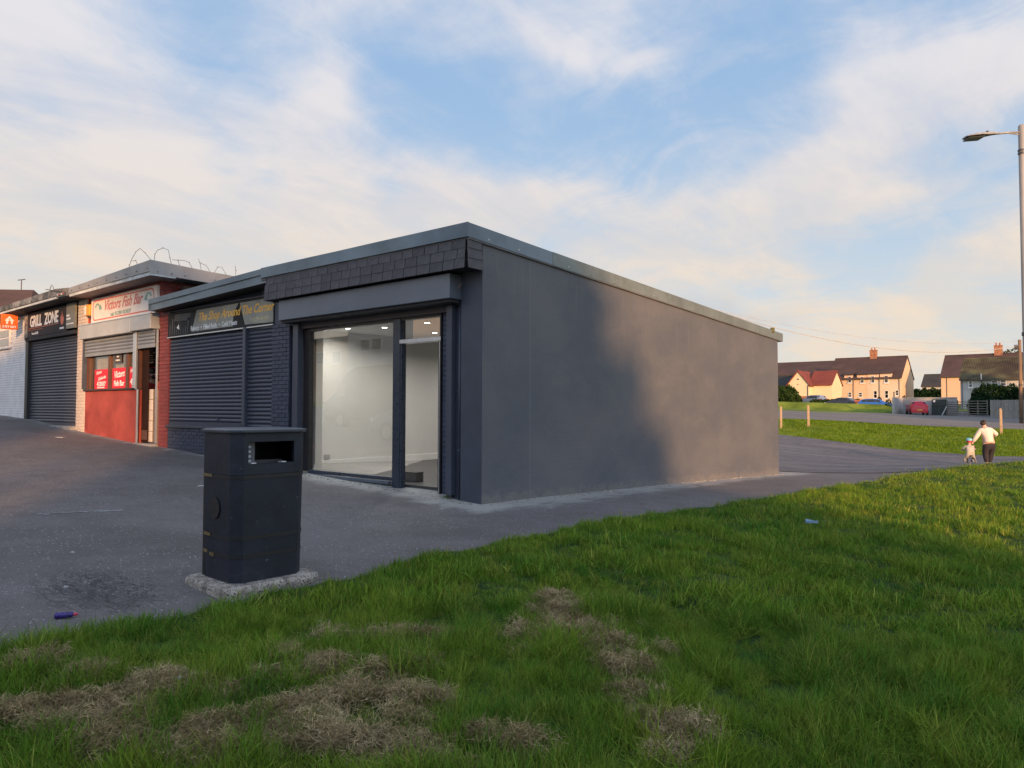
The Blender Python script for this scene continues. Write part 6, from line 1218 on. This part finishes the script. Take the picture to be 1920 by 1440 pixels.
# ================================================================== ACROSS THE ROAD (behind the camera; seen in the shop glass, and shading the parade)
def turned_house(name, label, u0, u1, t0, t1, zg, ze, zr, wmat, rmat):
    """gabled house whose ridge runs across the low sun; u across, t towards the sun"""
    S = Vector((SH.x, SH.y, 0)); T = Vector((-SH.y, SH.x, 0)); um, tm = (u0+u1)/2, (t0+t1)/2
    p = T*um+S*tm; zg = Z(p.x, p.y); h = thing(name, label, 'house', (p.x, p.y, zg), math.atan2(T.y, T.x)); w, d = (u1-u0)/2, (t1-t0)/2; ze -= zg; zr -= zg
    localobj(MB().prism([(-w, -d, -1.5), (-w, d, -1.5), (-w, d, ze), (-w, 0, zr-.15), (-w, -d, ze)], (2*w, 0, 0)), 'wall', wmat, h)
    for s in (1, -1): localobj(MB().prism([(-w-.2, -s*(d+.3), ze-.3), (-w-.2, 0, zr), (-w-.2, 0, zr+.15), (-w-.2, -s*(d+.3), ze-.15)], (2*w+.4, 0, 0)), 'roof', rmat, h)
    for sx in (-.5, .5):
        for z in (1.0, 3.6):
            for sd in (-1, 1):
                f = localobj(MB().box(sx*w-.6, sx*w+.6, sd*(d+.01)-.03, sd*(d+.01)+.03, z, z+1.2), 'window', UPVC, h); localobj(MB().box(sx*w-.52, sx*w+.52, sd*(d+.05)-.02, sd*(d+.05)+.02, z+.08, z+1.12), 'pane', PANE, f)
    localobj(MB().box(-.5, .5, -.4, .4, zr-.3, zr+1.2), 'chimney', CHB, h); return h
turned_house('pebbledash_house', 'pale house across the road behind the photographer, nearer the lawn', -3.9, 2.6, 19, 26, 0, 7.4, 11.6, GRYW, RBR)  # unseen house, added and sized so its shadow covers the parade
turned_house('pebbledash_house', 'pale house across the road behind the photographer, further left', -30, -7.6, 19, 26, 0, 7.6, 11.9, GRYW, RBR)  # second added shade house; the gap between them lets a sunlit strip through
def ut(u, t_): return (SH.y*-1*u+SH.x*t_, SH.x*u+SH.y*t_)
def caster(label, u, t_, blobs, n, size, seed):
    x, y = ut(u, t_); bl = []
    for bu, bt_, bz, ru, rz_ in blobs: q = ut(bu+(.3 if seed == 31 else 0), bt_); bl.append((q[0], q[1], bz+1.25, ru, ru, rz_))
    return tree('tree', label, 'tree', x, y, max(3.0, min(b[2] for b in bl)-2), bl, n, size, LG, seed)
caster('broad leafy tree beside the pale house behind the photographer', 3.2, 22, [(2.0, 22, 7.4, 1.8, 1.8), (3.3, 22, 5.6, 1.9, 1.9), (4.3, 22, 3.6, 1.7, 2.0), (2.4, 22.5, 3.0, 2.4, 3.0), (4.4, 21.8, 1.8, 2.0, 1.8), (4.6, 22, 6.9, .55, .5), (5.3, 22, 5.7, .5, .45), (5.7, 22, 4.7, .65, .5), (3.7, 22, 8.1, .45, .4), (5.6, 22, 3.3, .8, .6), (6.2, 22, 2.2, .7, .8), (7.0, 22, 1.0, .9, .9), (5.2, 22, 1.0, 1.6, 1.6), (2.8, 22, 1.5, 3.0, 2.5)], 34000, .17, 31)
caster('slender tree in the gap between the pale houses behind the photographer', -4.9, 24, [(-4.6, 24, 10.6, .7, 1.0), (-5.3, 24, 11.0, .6, .5)], 2500, .16, 32)  # unseen tree, its crown set high to shade the upper red wall
caster('tall roadside tree off to the right of the yard, nearest the road', 60, -45, [(58+3*k, -45, 3.2, 2.4, 2.6) for k in range(5)]+[(50+2.5*k, -30, 2.6, 2.2, 2.6) for k in range(4)], 26000, .34, 33)  # unseen crowns put in to throw shade over the far road and cars
caster('tall roadside tree off to the right of the yard, beyond the first', 77, -45, [(75, -45, 7.5, 3.0, 3.5), (78.5, -45, 7.5, 2.4, 3.5), (76.5, -45, 3, 4.0, 4.0), (80.2, -45, 6, 1.2, 3.5)], 26000, .34, 34)  # unseen, added at a height that keeps the white house in shade
# house, van and car reflected in the shop window
rh = thing('gabled_house', 'white gabled house behind the photographer, reflected in the shop window', 'house', (-31.5, -14, 1.3))
bx('wall', -33.7, -28.2, -20, -10.9, .5, 6.75, M('white_roughcast', (.50, .50, .50), .9, .06, 1), rh)
bx('roof', -34.0, -27.9, -20.3, -10.6, 6.76, 7.0, RBR, rh)
for a in (-32.5, -31.5): f = bx('window', a, a+.85, -10.9, -10.84, 4.75, 5.5, UPVC, rh); bx('pane', a+.08, a+.77, -10.84, -10.82, 4.83, 5.42, PANE, f)
rh2 = thing('orange_lit_house', 'peach rendered house further off behind the photographer, reflected in the window', 'house', (-55, -29, 2))
bx('wall', -62, -46, -34, -25, .5, 7.6, PEACH, rh2); bx('roof', -62.3, -45.7, -34.3, -24.7, 7.61, 8.0, RBR, rh2)
for a in (-56.3, -53.9): f = bx('window', a, a+1.2, -24.99, -24.9, 5.6, 6.8, UPVC, rh2); bx('pane', a+.1, a+1.1, -24.9, -24.88, 5.7, 6.7, PANE, f)
car('dark grey van behind the photographer, reflected in the shop window', -19.9, -1.9, R(180), CVAN, 5.2, 2.0, 2.25, 'van')
car('silver saloon behind the photographer, reflected in the shop window', -14.9, .4, R(180), CSIL, 4.4, 1.75, 1.42, 'saloon')
